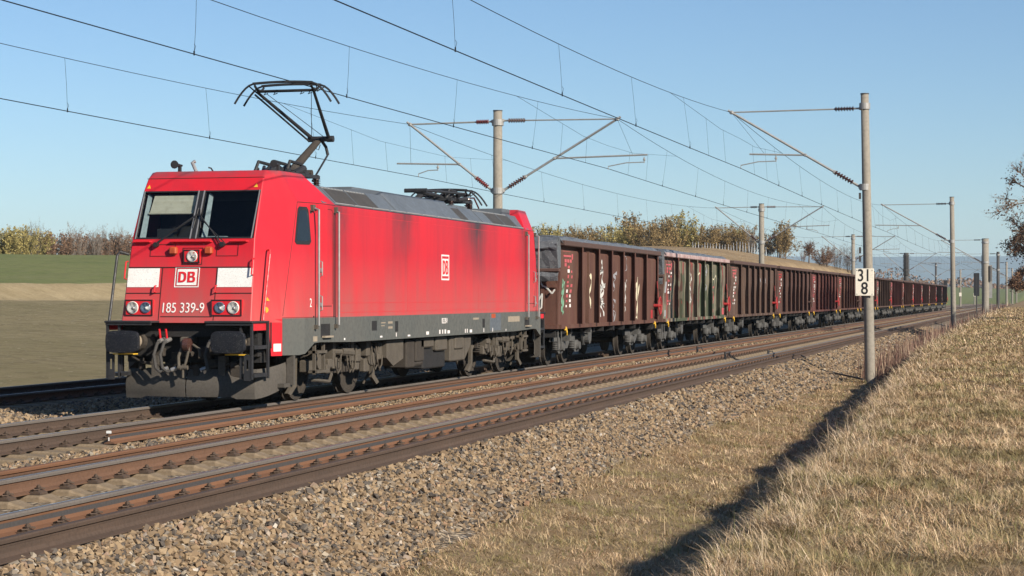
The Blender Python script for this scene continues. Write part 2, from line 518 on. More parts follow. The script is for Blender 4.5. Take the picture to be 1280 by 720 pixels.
xs = np.unique(np.concatenate([
    -np.geomspace(140, 9000, 24), np.linspace(-140, -61, 40), np.linspace(-61, -57.9, 6), np.linspace(-57.9, -22, 48),
    np.linspace(-22, -20.6, 6), np.linspace(-20.6, -6.95, 12), np.linspace(-6.95, -5.9, 8), np.linspace(-5.9, 1.0, 90),
    np.linspace(1, 14, 40), np.geomspace(14, 9000, 30)]))
ys = np.unique(np.concatenate([np.linspace(-80, 0, 20), np.linspace(0, 75, 260), np.linspace(75, 340, 180), np.geomspace(340, 12000, 60)]))
GX, GY = np.meshgrid(xs, ys)
GZ = height(GX, GY)
V = np.stack([GX, GY, GZ], -1).reshape(-1, 3)
nx, ny = len(xs), len(ys)
ii, jj = np.meshgrid(np.arange(ny - 1), np.arange(nx - 1), indexing='ij')
a = (ii * nx + jj).ravel()
F = np.stack([a, a + 1, a + nx + 1, a + nx], -1)

def ground_dry():
    t = NT("dry_mown_grass_ground")
    n1 = t.noise(0.9, 8, 0.7); n2 = t.noise(14, 6, 0.7); n3 = t.noise(3.1, 6, 0.65)
    col = t.mix(t.ramp(n1, [(0.35, 0.0), (0.65, 1.0)]), (0.235, 0.165, 0.095), (0.30, 0.22, 0.135))
    col = t.mix(t.ramp(n3, [(0.55, 0.0), (0.72, 0.7)]), col, (0.17, 0.155, 0.06))
    col = t.mix(t.ramp(n2, [(0.48, 0.0), (0.72, 0.6)]), col, (0.10, 0.068, 0.036))
    t.color(col); t.rough(0.95); t.spec(0.1); t.bump(n2, 0.9, 0.03)
    return t.m
def ground_soil():
    t = NT("sown_field_soil")
    n1 = t.noise(0.12, 6, 0.6); n2 = t.noise(1.3, 9, 0.8); n3 = t.noise(1.0, 5, 0.6, t.mapped((2.2, 0.06, 1)))
    col = t.mix(t.ramp(n1, [(0.35, 0.0), (0.65, 1.0)]), (0.235, 0.198, 0.108), (0.285, 0.236, 0.136))
    col = t.mix(t.ramp(n3, [(0.4, 0.0), (0.7, 0.45)]), col, (0.20, 0.18, 0.085))
    col = t.mix(t.ramp(n2, [(0.48, 0.0), (0.66, 0.8)]), col, (0.12, 0.095, 0.052))
    col = t.mix(t.ramp(t.noise(2.6, 3, 0.6), [(0.64, 0.0), (0.70, 0.9)]), col, (0.46, 0.40, 0.27))
    t.color(col); t.rough(0.95); t.spec(0.1); t.bump(n2, 1.0, 0.25)
    return t.m
def ground_green():
    t = NT("young_crop_green")
    n1 = t.noise(0.10, 6, 0.6); n2 = t.noise(0.9, 9, 0.8); n3 = t.noise(0.8, 5, 0.6, t.mapped((2.5, 0.05, 1)))
    col = t.mix(t.ramp(n1, [(0.35, 0.0), (0.65, 1.0)]), (0.132, 0.156, 0.052), (0.168, 0.180, 0.068))
    col = t.mix(t.ramp(n3, [(0.45, 0.0), (0.7, 0.5)]), col, (0.19, 0.17, 0.09))
    col = t.mix(t.ramp(n2, [(0.48, 0.0), (0.68, 0.75)]), col, (0.07, 0.085, 0.035))
    t.color(col); t.rough(0.95); t.spec(0.1); t.bump(n2, 0.6, 0.15)
    return t.m
def ground_straw():
    t = NT("straw_bank")
    n1 = t.noise(0.5, 8, 0.7); n2 = t.noise(5, 8, 0.75)
    col = t.mix(t.ramp(n1, [(0.35, 0.0), (0.65, 1.0)]), (0.30, 0.235, 0.13), (0.42, 0.335, 0.20))
    col = t.mix(t.ramp(n2, [(0.5, 0.0), (0.72, 0.7)]), col, (0.17, 0.13, 0.07))
    t.color(col); t.rough(0.95); t.spec(0.1); t.bump(n2, 0.8, 0.2)
    return t.m
def ground_mound():
    t = NT("tan_cutting_slope")
    n1 = t.noise(0.16, 8, 0.7); n2 = t.noise(1.4, 8, 0.75)
    col = t.mix(t.ramp(n1, [(0.4, 0.0), (0.6, 1.0)]), (0.26, 0.185, 0.105), (0.35, 0.255, 0.15))
    col = t.mix(t.ramp(n2, [(0.48, 0.0), (0.7, 0.75)]), col, (0.14, 0.095, 0.055))
    t.color(col); t.rough(0.95); t.spec(0.1); t.bump(n2, 0.8, 0.4)
    return t.m
def stone_mat(name, island):
    t = NT(name)
    n2 = t.noise(30, 5, 0.7)
    if island:
        r = t.island()
        col = t.ramp(r, [(0.0, (0.045, 0.040, 0.037)), (0.17, (0.090, 0.078, 0.068)), (0.24, (0.175, 0.120, 0.072)), (0.55, (0.248, 0.175, 0.104)),
                         (0.80, (0.315, 0.230, 0.140)), (0.87, (0.145, 0.128, 0.110)), (0.93, (0.34, 0.29, 0.22)), (0.975, (0.25, 0.14, 0.08)), (1.0, (0.44, 0.40, 0.34))])
        col = t.mix(t.ramp(n2, [(0.42, 0.0), (0.72, 0.45)]), col, (0.15, 0.115, 0.08))
    else:
        vo = t.n.new("ShaderNodeTexVoronoi"); vo.inputs["Scale"].default_value = 17.0
        t.link(t.co(), vo.inputs["Vector"])
        s = t.n.new("ShaderNodeSeparateXYZ"); t.link(vo.outputs["Color"], s.inputs[0])
        col = t.ramp(s.outputs[0], [(0.0, (0.06, 0.055, 0.05)), (0.2, (0.18, 0.135, 0.09)), (0.6, (0.26, 0.20, 0.135)), (0.9, (0.33, 0.275, 0.2)), (1.0, (0.4, 0.36, 0.31))])
        t.bump(vo.outputs["Distance"], 1.0, 0.05)
        col = t.mix(t.ramp(vo.outputs["Distance"], [(0.35, 0.0), (0.75, 0.55)]), col, (0.10, 0.08, 0.06))
    t.color(col); t.rough(0.9); t.spec(0.25)
    return t.m
M['stone'] = stone_mat("ballast_stone", True)
GM = [stone_mat("ballast_bed", False), ground_dry(), ground_soil(), ground_straw(), ground_green(), ground_mound()]
cxm = (GX[:-1, :-1] + GX[1:, 1:]).ravel() / 2; cym = (GY[:-1, :-1] + GY[1:, 1:]).ravel() / 2
xf_, _, _ = ditch(cym)
mi = np.full(len(a), 1)
mi[cxm < xf_ + 0.1] = 0
mi[cxm < -20.9] = 2
mi[(cxm < -20.9) & (cxm > -22.5)] = 1
mi[(cxm < -57.5)] = 3
mi[(cxm < -61.6)] = 4
wcoord = cym * 0.9667 - cxm * 0.256
mi[(cym > 185) & (cxm < -20.9) & (cxm > -57.5)] = 5
mi[(cym > 430) & ((cxm < -20.9) | (cym > 560))] = 4
ground = mass("ground", V, F, GM, nside=4, smooth=True)
ground.data.polygons.foreach_set("material_index", mi.astype(np.int32))
tag(ground, kind='structure')

# distant hills, kilometres behind the railway
def hill_mat(name, c1, c2):
    t = NT(name)
    col = t.mix(t.ramp(t.noise(0.004, 6, 0.6), [(0.35, 0.0), (0.65, 1.0)]), c1, c2)
    t.color(col); t.rough(1.0); t.spec(0.05)
    return t.m
def hills(name, y0, top, depth, seed, mat, xa, xb, rough):
    r_ = np.random.default_rng(seed)
    nx_ = 220
    X = np.linspace(xa, xb, nx_)
    prof = top * (0.86 + 0.10 * np.sin(X / 2300.0 + seed) + 0.05 * np.sin(X / 700.0 + 2 * seed)) + np.convolve(r_.normal(0, rough, nx_ + 8), np.ones(9) / 9, 'valid')
    rows = []
    for tt, hh in ((0, -0.1), (0.12, 0.25), (0.3, 0.62), (0.5, 0.88), (0.7, 1.0), (1.0, 0.6)):
        rows.append(np.stack([X, np.full(nx_, y0 + depth * tt) + 0.1 * X * 0, prof * hh - 12], -1))
    V_ = np.concatenate(rows)
    n_ = len(rows)
    ii_, jj_ = np.meshgrid(np.arange(n_ - 1), np.arange(nx_ - 1), indexing='ij')
    a_ = (ii_ * nx_ + jj_).ravel()
    o = mass(name, V_, np.stack([a_, a_ + 1, a_ + nx_ + 1, a_ + nx_], -1), mat, nside=4, smooth=True)
    return tag(o, kind='structure')
hills("hills", 9500, 262, 1800, 3, hill_mat("forested_far_hill", (0.03, 0.045, 0.03), (0.05, 0.06, 0.04)), -9000, 9000, 5)

# ------------------------------------------------------------------ ballast stones
def stone_variants(k=14):
    import bmesh
    out = []
    for i in range(k):
        bm = bmesh.new()
        sc = (rng.uniform(0.75, 1.25), rng.uniform(0.6, 0.95), rng.uniform(0.4, 0.75))
        for q in range(8):
            if rng.random() < .12: continue
            p = Vector([(1 if q >> k & 1 else -1) * rng.uniform(.42, .86) for k in range(3)])
            bm.verts.new((p.x * sc[0], p.y * sc[1], p.z * sc[2]))
            if rng.random() < .3: bm.verts.new((p.x * sc[0] * rng.uniform(.3, 1.2), p.y * sc[1] * rng.uniform(.3, 1.2), p.z * sc[2] * 1.1))
        r_ = bmesh.ops.convex_hull(bm, input=bm.verts[:])
        dead = [e for e in r_["geom_interior"] if isinstance(e, bmesh.types.BMVert)]
        if dead: bmesh.ops.delete(bm, geom=dead, context='VERTS')
        bmesh.ops.triangulate(bm, faces=bm.faces[:])
        bmesh.ops.recalc_face_normals(bm, faces=bm.faces)
        bm.verts.index_update()
        out.append((np.array([v.co[:] for v in bm.verts]), np.array([[v.index for v in f.verts] for f in bm.faces])))
        bm.free()
    return out
STONES = stone_variants()
def rot_random(n):
    q = nrng.normal(size=(n, 4)); q /= np.linalg.norm(q, axis=1, keepdims=True)
    w, x, y, z = q.T
    return np.stack([1-2*(y*y+z*z), 2*(x*y-z*w), 2*(x*z+y*w), 2*(x*y+z*w), 1-2*(x*x+z*z), 2*(y*z-x*w), 2*(x*z-y*w), 2*(y*z+x*w), 1-2*(x*x+y*y)], -1).reshape(n, 3, 3)
def scatter_stones(P, size):
    Vs, Fs, off = [], [], 0
    pick = nrng.integers(0, len(STONES), len(P))
    for k, (sv, sf) in enumerate(STONES):
        idx = np.nonzero(pick == k)[0]
        if not len(idx): continue
        Rm = rot_random(len(idx))
        vv = np.einsum('nij,kj->nki', Rm, sv) * size[idx][:, None, None]
        vv[:, :, 2] *= 0.85
        vv += P[idx][:, None, :]
        Vs.append(vv.reshape(-1, 3))
        ff = sf[None] + (np.arange(len(idx)) * len(sv))[:, None, None] + off
        Fs.append(ff.reshape(-1, 3)); off += len(idx) * len(sv)
    return np.concatenate(Vs), np.concatenate(Fs)
def area(x0, x1, y0, y1, dens):
    n = int((x1 - x0) * (y1 - y0) * dens)
    return np.stack([nrng.uniform(x0, x1, n), nrng.uniform(y0, y1, n)], -1)
regs = []
def add_region(pts, lo, hi, lift=0.0):
    z = height(pts[:, 0], pts[:, 1])
    s = nrng.uniform(lo, hi, len(pts)) * nrng.choice([1, 1, 1, 0.75, 1.25], len(pts))
    regs.append((np.stack([pts[:, 0], pts[:, 1], z + lift + s * nrng.uniform(-0.35, 0.75, len(pts))], -1), s))
def shoulder(y0, y1, dens):
    p = area(-7.26, -5.2, y0, y1, dens)
    xf, _, _ = ditch(p[:, 1])
    edge = xf + 0.12 * np.sin(p[:, 1] * 2.1) + 0.10 * np.sin(p[:, 1] * 0.8 + 1) + np.abs(nrng.normal(0, 0.12, len(p))) * 0.9
    return p[p[:, 0] < edge]
add_region(shoulder(9, 36, 800), .022, .045)
add_region(shoulder(36, 75, 340), .032, .060)
add_region(shoulder(75, 130, 190), .045, .07)
for (ya, yb, d, lo, hi) in ((12, 45, 480, .023, .040), (45, 110, 230, .03, .055)):
    add_region(area(-11.55, -9.75, ya, yb, d), lo, hi, 0.02)
add_region(area(-17.0, -14.0, 16, 50, 420), .025, .045, 0.02)
add_region(area(-21.2, -19.3, 16, 70, 110), .025, .045, 0.0)
# cribs between the sleepers, lower than their tops
for xc, ya, yb, d in ((XC1, 8, 70, 300), (XC2, 14, 50, 240), (XC3, 16, 50, 240)):
    add_region(area(xc - 1.35, xc + 1.35, ya, yb, d), .022, .038, -0.06)
Pall = np.concatenate([r_[0] for r_ in regs]); Sall = np.concatenate([r_[1] for r_ in regs])
SV, SF = scatter_stones(Pall, Sall)
bal = mass("ballast_gravel", SV, SF, M['stone'])
tag(bal, "tan and grey crushed stone ballast heaped around the tracks", "gravel", kind='stuff')
del SV, SF, Pall, Sall, regs

# ------------------------------------------------------------------ rails and tracks
PROF = [(-.075, 0), (.075, 0), (.075, .012), (.022, .030), (.010, .045), (.0085, .085), (.0095, .118), (.034, .134), (.0362, .158), (.032, .169), (.026, .1715), (.008, .172)]
PROF[4:8] = [(.0105, .055), (.0088, .060), (.0088, .102), (.0105, .108), (.012, .122), (.034, .134)]
PROF = PROF + [(-x, z) for x, z in reversed(PROF[2:])]
def rail_mesh(name, y0, y1, mats, worn=True, jag=0.0, web_alt=True):
    """mats: (sides, head edge, running surface, web stripe, foot); long profile with gentle lay-out waviness"""
    mb = MB()
    stops = [y0] + ([] if y1 - y0 < 40 else list(np.linspace(y0, min(y1, y0 + 90), 30)[1:])) + ([y1] if y1 - y0 > 90 else [])
    if stops[-1] < y1: stops.append(y1)
    n = len(PROF)
    vs, fs, mi_ = [], [], []
    for y in stops:
        dx = jag * (math.sin(y * 0.21) + 0.5 * math.sin(y * 0.57 + 1))
        vs += [(x + dx, y, z) for x, z in PROF]
    kinds = []
    for k in range(n):
        (xa, za), (xb, zb) = PROF[k], PROF[(k + 1) % n]
        zm = (za + zb) / 2
        kinds.append((2 if max(xa, xb) < -.0075 else 1) if zm > .1705 else 1 if zm > .160 else 1 if zm > .136 and abs(xa) > .03 else 3 if .06 < zm < .105 else 4 if zm < .03 else 0)
    for i in range(len(stops) - 1):
        for k in range(n):
            fs.append((i*n + k, i*n + (k+1) % n, (i+1)*n + (k+1) % n, (i+1)*n + k)); mi_.append(kinds[k])
    fs.append(tuple(range(n))); mi_.append(1)
    fs.append(tuple(range((len(stops)-1)*n, len(stops)*n))); mi_.append(1)
    mb.add(vs, fs); mb.mi = mi_
    return mb.mesh(name, mats)

def sleeper_mesh():
    mb = MB()
    secs = [(-1.30, .15, .105), (-1.28, .15, .15), (-.95, .148, .168), (-.55, .148, .168), (-.40, .12, .12), (0, .105, .105), (.40, .12, .12), (.55, .148, .168), (.95, .148, .168), (1.28, .15, .15), (1.30, .15, .105)]
    vs, fs = [], []
    for x, w, hgt in secs:
        vs += [(x, -w, -.08), (x, w, -.08), (x, w * .86, hgt - .02), (x, w * .74, hgt), (x, -w * .74, hgt), (x, -w * .86, hgt - .02)]
    for i in range(len(secs) - 1):
        for k in range(6):
            fs.append((i*6 + k, i*6 + (k+1) % 6, (i+1)*6 + (k+1) % 6, (i+1)*6 + k))
    fs += [tuple(range(6)), tuple(range((len(secs)-1)*6, len(secs)*6))]
    mb.add(vs, fs)
    return mb
SLEEPER = sleeper_mesh().mesh("sleeper", M['concrete'])
def clip_mb():
    """spring clip with its screw and angled guide plate, on one side of a rail"""
    mb = MB()
    for s in (1,):
        mb.prism([(s*.078, .172), (s*.185, .172), (s*.185, .190), (s*.115, .215), (s*.078, .200)], 'Y', -.075, .075)
        mb.tube([(s*.075, -.06, .205), (s*.125, -.085, .222), (s*.165, -.055, .222), (s*.13, -.02, .232), (s*.09, 0, .225), (s*.13, .02, .232), (s*.165, .055, .222), (s*.125, .085, .222), (s*.075, .06, .205)], .0085, 5)
        mb.cyl((s*.13, 0, .19), (s*.13, 0, .262), .014, n=6)
        mb.cyl((s*.13, 0, .235), (s*.13, 0, .252), .024, n=6)
    return mb
CLIP = clip_mb().mesh("rail_clip", M['clip'])
ZS = -.172 - .168 - .006     # origin height of a sleeper: rail foot on its seat

def track(xc, label, ya, nind, yend, rails_mats, ystart):
    root = thing("railway_track", label, "railway track", (xc, 0, 0), "parallel railway tracks")
    for s, mats in zip((-1, 1), rails_mats):
        place("rail", rail_mesh("rail", ystart, yend, mats), root, (s * .7535, 0, -.172))
    y = ya
    for k in range(nind):
        sl = place("sleeper", SLEEPER, root, (0, y, ZS), (0, 0, rng.uniform(-.008, .008)))
        for s in (-1, 1):
            for q in (0, math.pi):
                place("rail_clip", CLIP, sl, (s * .7535, 0, 0), (0, 0, q))
        y += 0.60
    mb = MB()
    y2 = y
    while y2 < 330:
        src = SLEEPER
        mb.add([(v.co.x, v.co.y + y2, v.co.z + ZS) for v in src.vertices], [tuple(p.vertices) for p in src.polygons], 0)
        for s in (-1, 1):
            for q in (-1, 1):
                xx = s * .7535 + q * .13
                mb.box((xx - .05, y2 - .07, -.175), (xx + .05, y2 + .07, -.11), 1)
        y2 += 0.60
    far = mb.build("sleeper", [M['concrete'], M['clip']], root)
    tag(far, kind='stuff')
    return root
mA = (M['rail_dark'], M['rail_worn'], M['rail_top'], M['rail_dark'], M['rail_dark'])
mB = (M['rail_rust'], M['rail_worn'], M['rail_top'], M['rail_rust'], M['rail_rust'])
mC = (M['rail_orange'], M['rail_worn'], M['rail_top'], M['rail_blue'], M['rail_orange'])
track(XC1, "empty near railway track with rusty rails and concrete sleepers beside the gravel shoulder", 9.0, 100, 520, (mB, mC), -15)
track(XC2, "middle railway track carrying the red locomotive and its freight wagons", 17.0, 60, 520, (mA, mA), -15)
track(XC3, "far railway track beyond the train, lying in the shadow of the locomotive", 20.0, 40, 420, (mA, mB), -15)

def loose_rail(x, y0, y1, zb, mats, label, jag=0.012):
    o = place("loose_rail", rail_mesh("loose_rail", 0, y1 - y0, mats, jag=jag), None, (x, y0, zb))
    return tag(o, label, "rail", "spare rails laid out beside the tracks")
mD = (M['rail_dark'], M['rail_dark'], M['rail_dark'], M['rail_dark'], M['rail_dark'])
mO = (M['rail_orange'], M['rail_rust'], M['rail_orange'], M['rail_blue'], M['rail_orange'])
mR = (M['rail_rust'], M['rail_orange'], M['rail_rust'], M['rail_dark'], M['rail_orange'])
loose_rail(-7.30, -15, 260, -.205, mD, "dark brown spare rail lying on the gravel shoulder nearest the ditch")
loose_rail(-9.99, -15, 260, -.178, mR, "brown spare rail lying on sleeper ends behind the empty near track")
cr = loose_rail(-11.64, 23.6, 260, -.178, mO, "orange rusty spare rail with a white painted cut end beside the locomotive track")
mb = MB(); mb.prism([(-.035, .136), (.035, .136), (.036, .160), (.03, .171), (-.03, .171), (-.036, .160)], "Y", -.006, -.001); mb.box((-.008, -.0055, .04), (.008, -.001, .085))
mb.build("painted_end", M['white'], cr)
# small black cable connectors standing at the rails
def connector(x, y, label):
    t = MB()
    t.box((-.03, -.05, 0), (.03, .05, .16)); t.cyl((0, 0, .14), (0, 0, .24), .035, n=8); t.tube([(0, 0, .2), (.12, .05, .22), (.2, .06, .05)], .014)
    o = t.build("cable_connector", M['black'], None, loc=(x, y, -.2))
    return tag(o, label, "connector", "black cable connectors by the rails")
connector(-11.25, 67.0, "black cable connector between the tracks in front of the green-patched wagon")
connector(-9.30, 60.5, "black cable connector inside the empty near track, left of its two neighbours")
connector(-8.25, 62.5, "black cable connector inside the empty near track beside its nearer rail")
mb = MB()
mb.tube([(-7.2, 62.3, -.1), (-7.0, 62.2, -.2), (-6.6, 61.6, -.44), (-6.2, 61.0, -.56), (-5.5, 60.3, -.66), (-5.1, 59.8, -.72)], .028)
tag(mb.build("earthing_cable", M['black']), "black earthing cable running down the gravel from the spare rail to the concrete mast", "cable")

# ------------------------------------------------------------------ grass
def grass_mat(name, stops, patchy=False):
    t = NT(name)
    col = t.ramp(t.island(), stops)
    if patchy:   # drier and greener, paler and browner patches of the sward
        big = t.noise(0.75, 5, 0.6); mid = t.noise(2.6, 5, 0.65)
        col = t.mix(t.ramp(big, [(0.47, 0.0), (0.63, 0.72)]), col, (0.185, 0.175, 0.065))
        col = t.mix(t.ramp(mid, [(0.54, 0.0), (0.70, 0.60)]), col, (0.20, 0.135, 0.075))
        col = t.mix(t.ramp(t.noise(1.6, 5, 0.65, t.mapped((1.3, .8, 1))), [(0.56, 0.0), (0.70, 0.55)]), col, (0.66, 0.50, 0.32))
    t.color(col); t.rough(0.8); t.spec(0.15)
    t.b.inputs["Subsurface Weight"].default_value = 0.0
    return t.m
M['grass'] = grass_mat("dry_grass_blades", [(0.0, (0.18, 0.108, 0.054)), (0.20, (0.34, 0.222, 0.120)), (0.55, (0.49, 0.342, 0.200)), (0.78, (0.64, 0.47, 0.295)), (0.86, (0.80, 0.63, 0.43)), (0.88, (0.20, 0.19, 0.075)), (1.0, (0.13, 0.145, 0.05))], True)
M['tall_grass'] = grass_mat("long_straw_blades", [(0.0, (0.27, 0.185, 0.11)), (0.5, (0.41, 0.305, 0.20)), (0.93, (0.62, 0.50, 0.36)), (0.94, (0.17, 0.165, 0.07)), (1.0, (0.15, 0.155, 0.06))], False)
M['red_weed'] = grass_mat("reddish_dead_stalks", [(0.0, (0.10, 0.055, 0.048)), (0.5, (0.165, 0.092, 0.075)), (0.8, (0.25, 0.165, 0.115)), (1.0, (0.45, 0.36, 0.25))])
def blades(P, length, width, lean, az):
    """P (n,3); each blade is a bent strip of 5 vertices"""
    n = len(P)
    d = np.stack([np.cos(az), np.sin(az)], -1)
    side = np.stack([-d[:, 1], d[:, 0]], -1) * (width / 2)[:, None]
    a1 = lean * 0.78; a2 = np.minimum(lean * 1.2, 1.78)
    h1 = np.cos(a1) * length * .5; r1 = np.sin(a1) * length * .5
    h2 = h1 + np.cos(a2) * length * .5; r2 = r1 + np.sin(a2) * length * .5
    V_ = np.zeros((n, 5, 3))
    V_[:, 0, :2] = P[:, :2] - side; V_[:, 1, :2] = P[:, :2] + side
    m_ = P[:, :2] + d * r1[:, None]
    V_[:, 2, :2] = m_ - side * .8; V_[:, 3, :2] = m_ + side * .8
    V_[:, 4, :2] = P[:, :2] + d * r2[:, None]
    V_[:, :2, 2] = P[:, 2:3]; V_[:, 2:4, 2] = (P[:, 2] + h1)[:, None]; V_[:, 4, 2] = P[:, 2] + h2
    f = np.array([[0, 1, 3], [0, 3, 2], [2, 3, 4]])
    F_ = (f[None] + (np.arange(n) * 5)[:, None, None]).reshape(-1, 3)
    return V_.reshape(-1, 3), F_
def sow(x0, x1, y0, y1, dens, keep=None):
    p = area(x0, x1, y0, y1, dens)
    if keep is not None: p = p[keep(p)]
    return np.column_stack([p, height(p[:, 0], p[:, 1]) - 0.005])
def patch(p):  # uneven cover
    return 0.5 + 0.5 * wob(p[:, 0], p[:, 1], 1.1) * 0.7 + 0.35 * wob(p[:, 0] + 3, p[:, 1], 3.3)
Ps, Ls, Ws, Le, Az = [], [], [], [], []
def put(P, l0, l1, w, lean0, lean1, az0=None, azs=0.9):
    n = len(P)
    x_, y_ = P[:, 0], P[:, 1]
    clump = 0.5 + 0.5 * np.sin(x_ * 13 + 2.2 * np.sin(y_ * 7.3 + 1.5 * np.sin(x_ * 5))) * np.sin(y_ * 11 + 2.0 * np.sin(x_ * 6.1 + y_ * 2.3))
    if az0 is None:   # tufts combed the same way
        fld = 3.1 * np.sin(x_ * 4.7 + 1.3 * np.sin(y_ * 3.1)) + 2.7 * np.sin(y_ * 5.3 + 1.9 * np.sin(x_ * 3.7 + 1)) + 1.5 * np.sin(x_ * 17 + y_ * 13)
    Ps.append(P); Ls.append(nrng.uniform(l0, l1, n) * (.62 + .75 * clump)); Ws.append(np.full(n, w) * nrng.uniform(.7, 1.3, n))
    Le.append(nrng.uniform(lean0, lean1, n) - .22 * clump - (nrng.uniform(0, 1, n) < .05) * .7)
    Az.append(fld + nrng.normal(0, 1.0, n) if az0 is None else nrng.normal(az0, azs, n) + 1.0 * np.sin(y_ * 6.3 + 2 * np.sin(x_ * 7)))
def on_berm(p):
    cx, _ = crest(p[:, 1]); return (p[:, 0] > cx - 0.12) & (nrng.uniform(0, 1, len(p)) < 0.55 + 0.45 * np.clip(patch(p), 0, 1))
for ya, yb, d, w in ((7, 14, 3600, .0038), (14, 22, 2800, .0048), (22, 34, 1800, .0066), (34, 55, 650, .012), (55, 95, 220, .021), (95, 180, 45, .042)):
    put(sow(-3.6, 0.9, ya, yb, d, on_berm), .06, .19, w, 1.15, 1.75)
put(sow(0.9, 3.0, 7, 40, 260, on_berm), .05, .12, .009, .6, 1.45)
def on_ditch(p):
    xf, _, _ = ditch(p[:, 1]); cx, _ = crest(p[:, 1])
    return (p[:, 0] > xf + 0.02 + 0.15 * wob(p[:, 0], p[:, 1], 2)) & (p[:, 0] < cx - 0.1) & (nrng.uniform(0, 1, len(p)) < 0.35 + 0.6 * np.clip(patch(p), 0, 1))
for ya, yb, d, w in ((10, 24, 1500, .0055), (24, 40, 900, .008), (40, 75, 360, .014), (75, 130, 80, .028)):
    put(sow(-6.6, -2.2, ya, yb, d, on_ditch), .06, .17, w, 1.2, 1.75)
gv, gf = blades(np.concatenate(Ps), np.concatenate(Ls), np.concatenate(Ws), np.concatenate(Le), np.concatenate(Az))
tag(mass("dry_grass", gv, gf, M['grass']), "short dry tan grass covering the bank and ditch", "grass", kind='stuff')
Ps, Ls, Ws, Le, Az = [], [], [], [], []
def on_edge(p):
    cx, _ = crest(p[:, 1]); d = p[:, 0] - cx
    clump = 0.5 + 0.5 * np.sin(p[:, 1] * 3.1 + 2 * np.sin(p[:, 1] * 0.9)) * np.cos(p[:, 0] * 4 + p[:, 1] * 1.3)
    return (d > -0.55) & (d < 0.80) & (nrng.uniform(0, 1, len(p)) < np.exp(-(np.where(d > 0, d / .42, d / .30)) ** 2) * (0.15 + 0.85 * clump ** 1.4))
for ya, yb, d, w, lo, hi in ((9, 22, 1700, .0042, .08, .26), (22, 40, 1000, .0065, .10, .28), (40, 75, 420, .011, .12, .30), (75, 150, 100, .024, .15, .35)):
    put(sow(-4.4, -1.2, ya, yb, d, on_edge), lo, hi, w, 1.0, 1.75, math.pi * 1.05, 1.1)
put(sow(-4.4, -1.2, 9, 45, 45, on_edge), .18, .36, .0045, .5, 1.3, math.pi * 1.0, 1.2)
# stray taller stems standing in the ditch shade and along the stones
put(sow(-6.4, -3.2, 12, 60, 2, on_ditch), .15, .32, .006, .2, .9)
gv, gf = blades(np.concatenate(Ps), np.concatenate(Ls), np.concatenate(Ws), np.concatenate(Le), np.concatenate(Az))
tag(mass("long_grass", gv, gf, M['tall_grass']), "long bleached grass hanging over the edge of the bank", "grass", kind='stuff')
Ps, Ls, Ws, Le, Az = [], [], [], [], []
def weeds(p):
    cx, _ = crest(p[:, 1])
    return (p[:, 0] < cx - 0.3) & (nrng.uniform(0, 1, len(p)) < np.exp(-((p[:, 0] - (cx - 1.2)) / .8) ** 2))
put(sow(-5.8, -3.2, 60, 100, 75, weeds), .35, .95, .022, .05, .5)
put(sow(-5.8, -3.2, 100, 185, 22, weeds), .4, 1.0, .045, .05, .5)
put(sow(-5.0, -3.6, 200, 330, 8, weeds), .5, 1.3, .09, .05, .5)
gv, gf = blades(np.concatenate(Ps), np.concatenate(Ls), np.concatenate(Ws), np.concatenate(Le), np.concatenate(Az))
tag(mass("reddish_weeds", gv, gf, M['red_weed']), "reddish dead weed stalks in the ditch behind the nearest mast", "weeds", kind='stuff')

# ------------------------------------------------------------------ locomotive
YB = 28.33
LOCO_LABEL = "red electric locomotive numbered 185 339-9 with raised pantograph, leading the freight train"
loco = thing("locomotive", LOCO_LABEL, "locomotive", (XC2, YB, 0))
VL = 18.6
def both(mb_fn):
    """runs a builder for the front end and again mirrored for the rear end"""
    mb_fn(lambda v: v, 1); mb_fn(lambda v: VL - v, -1)

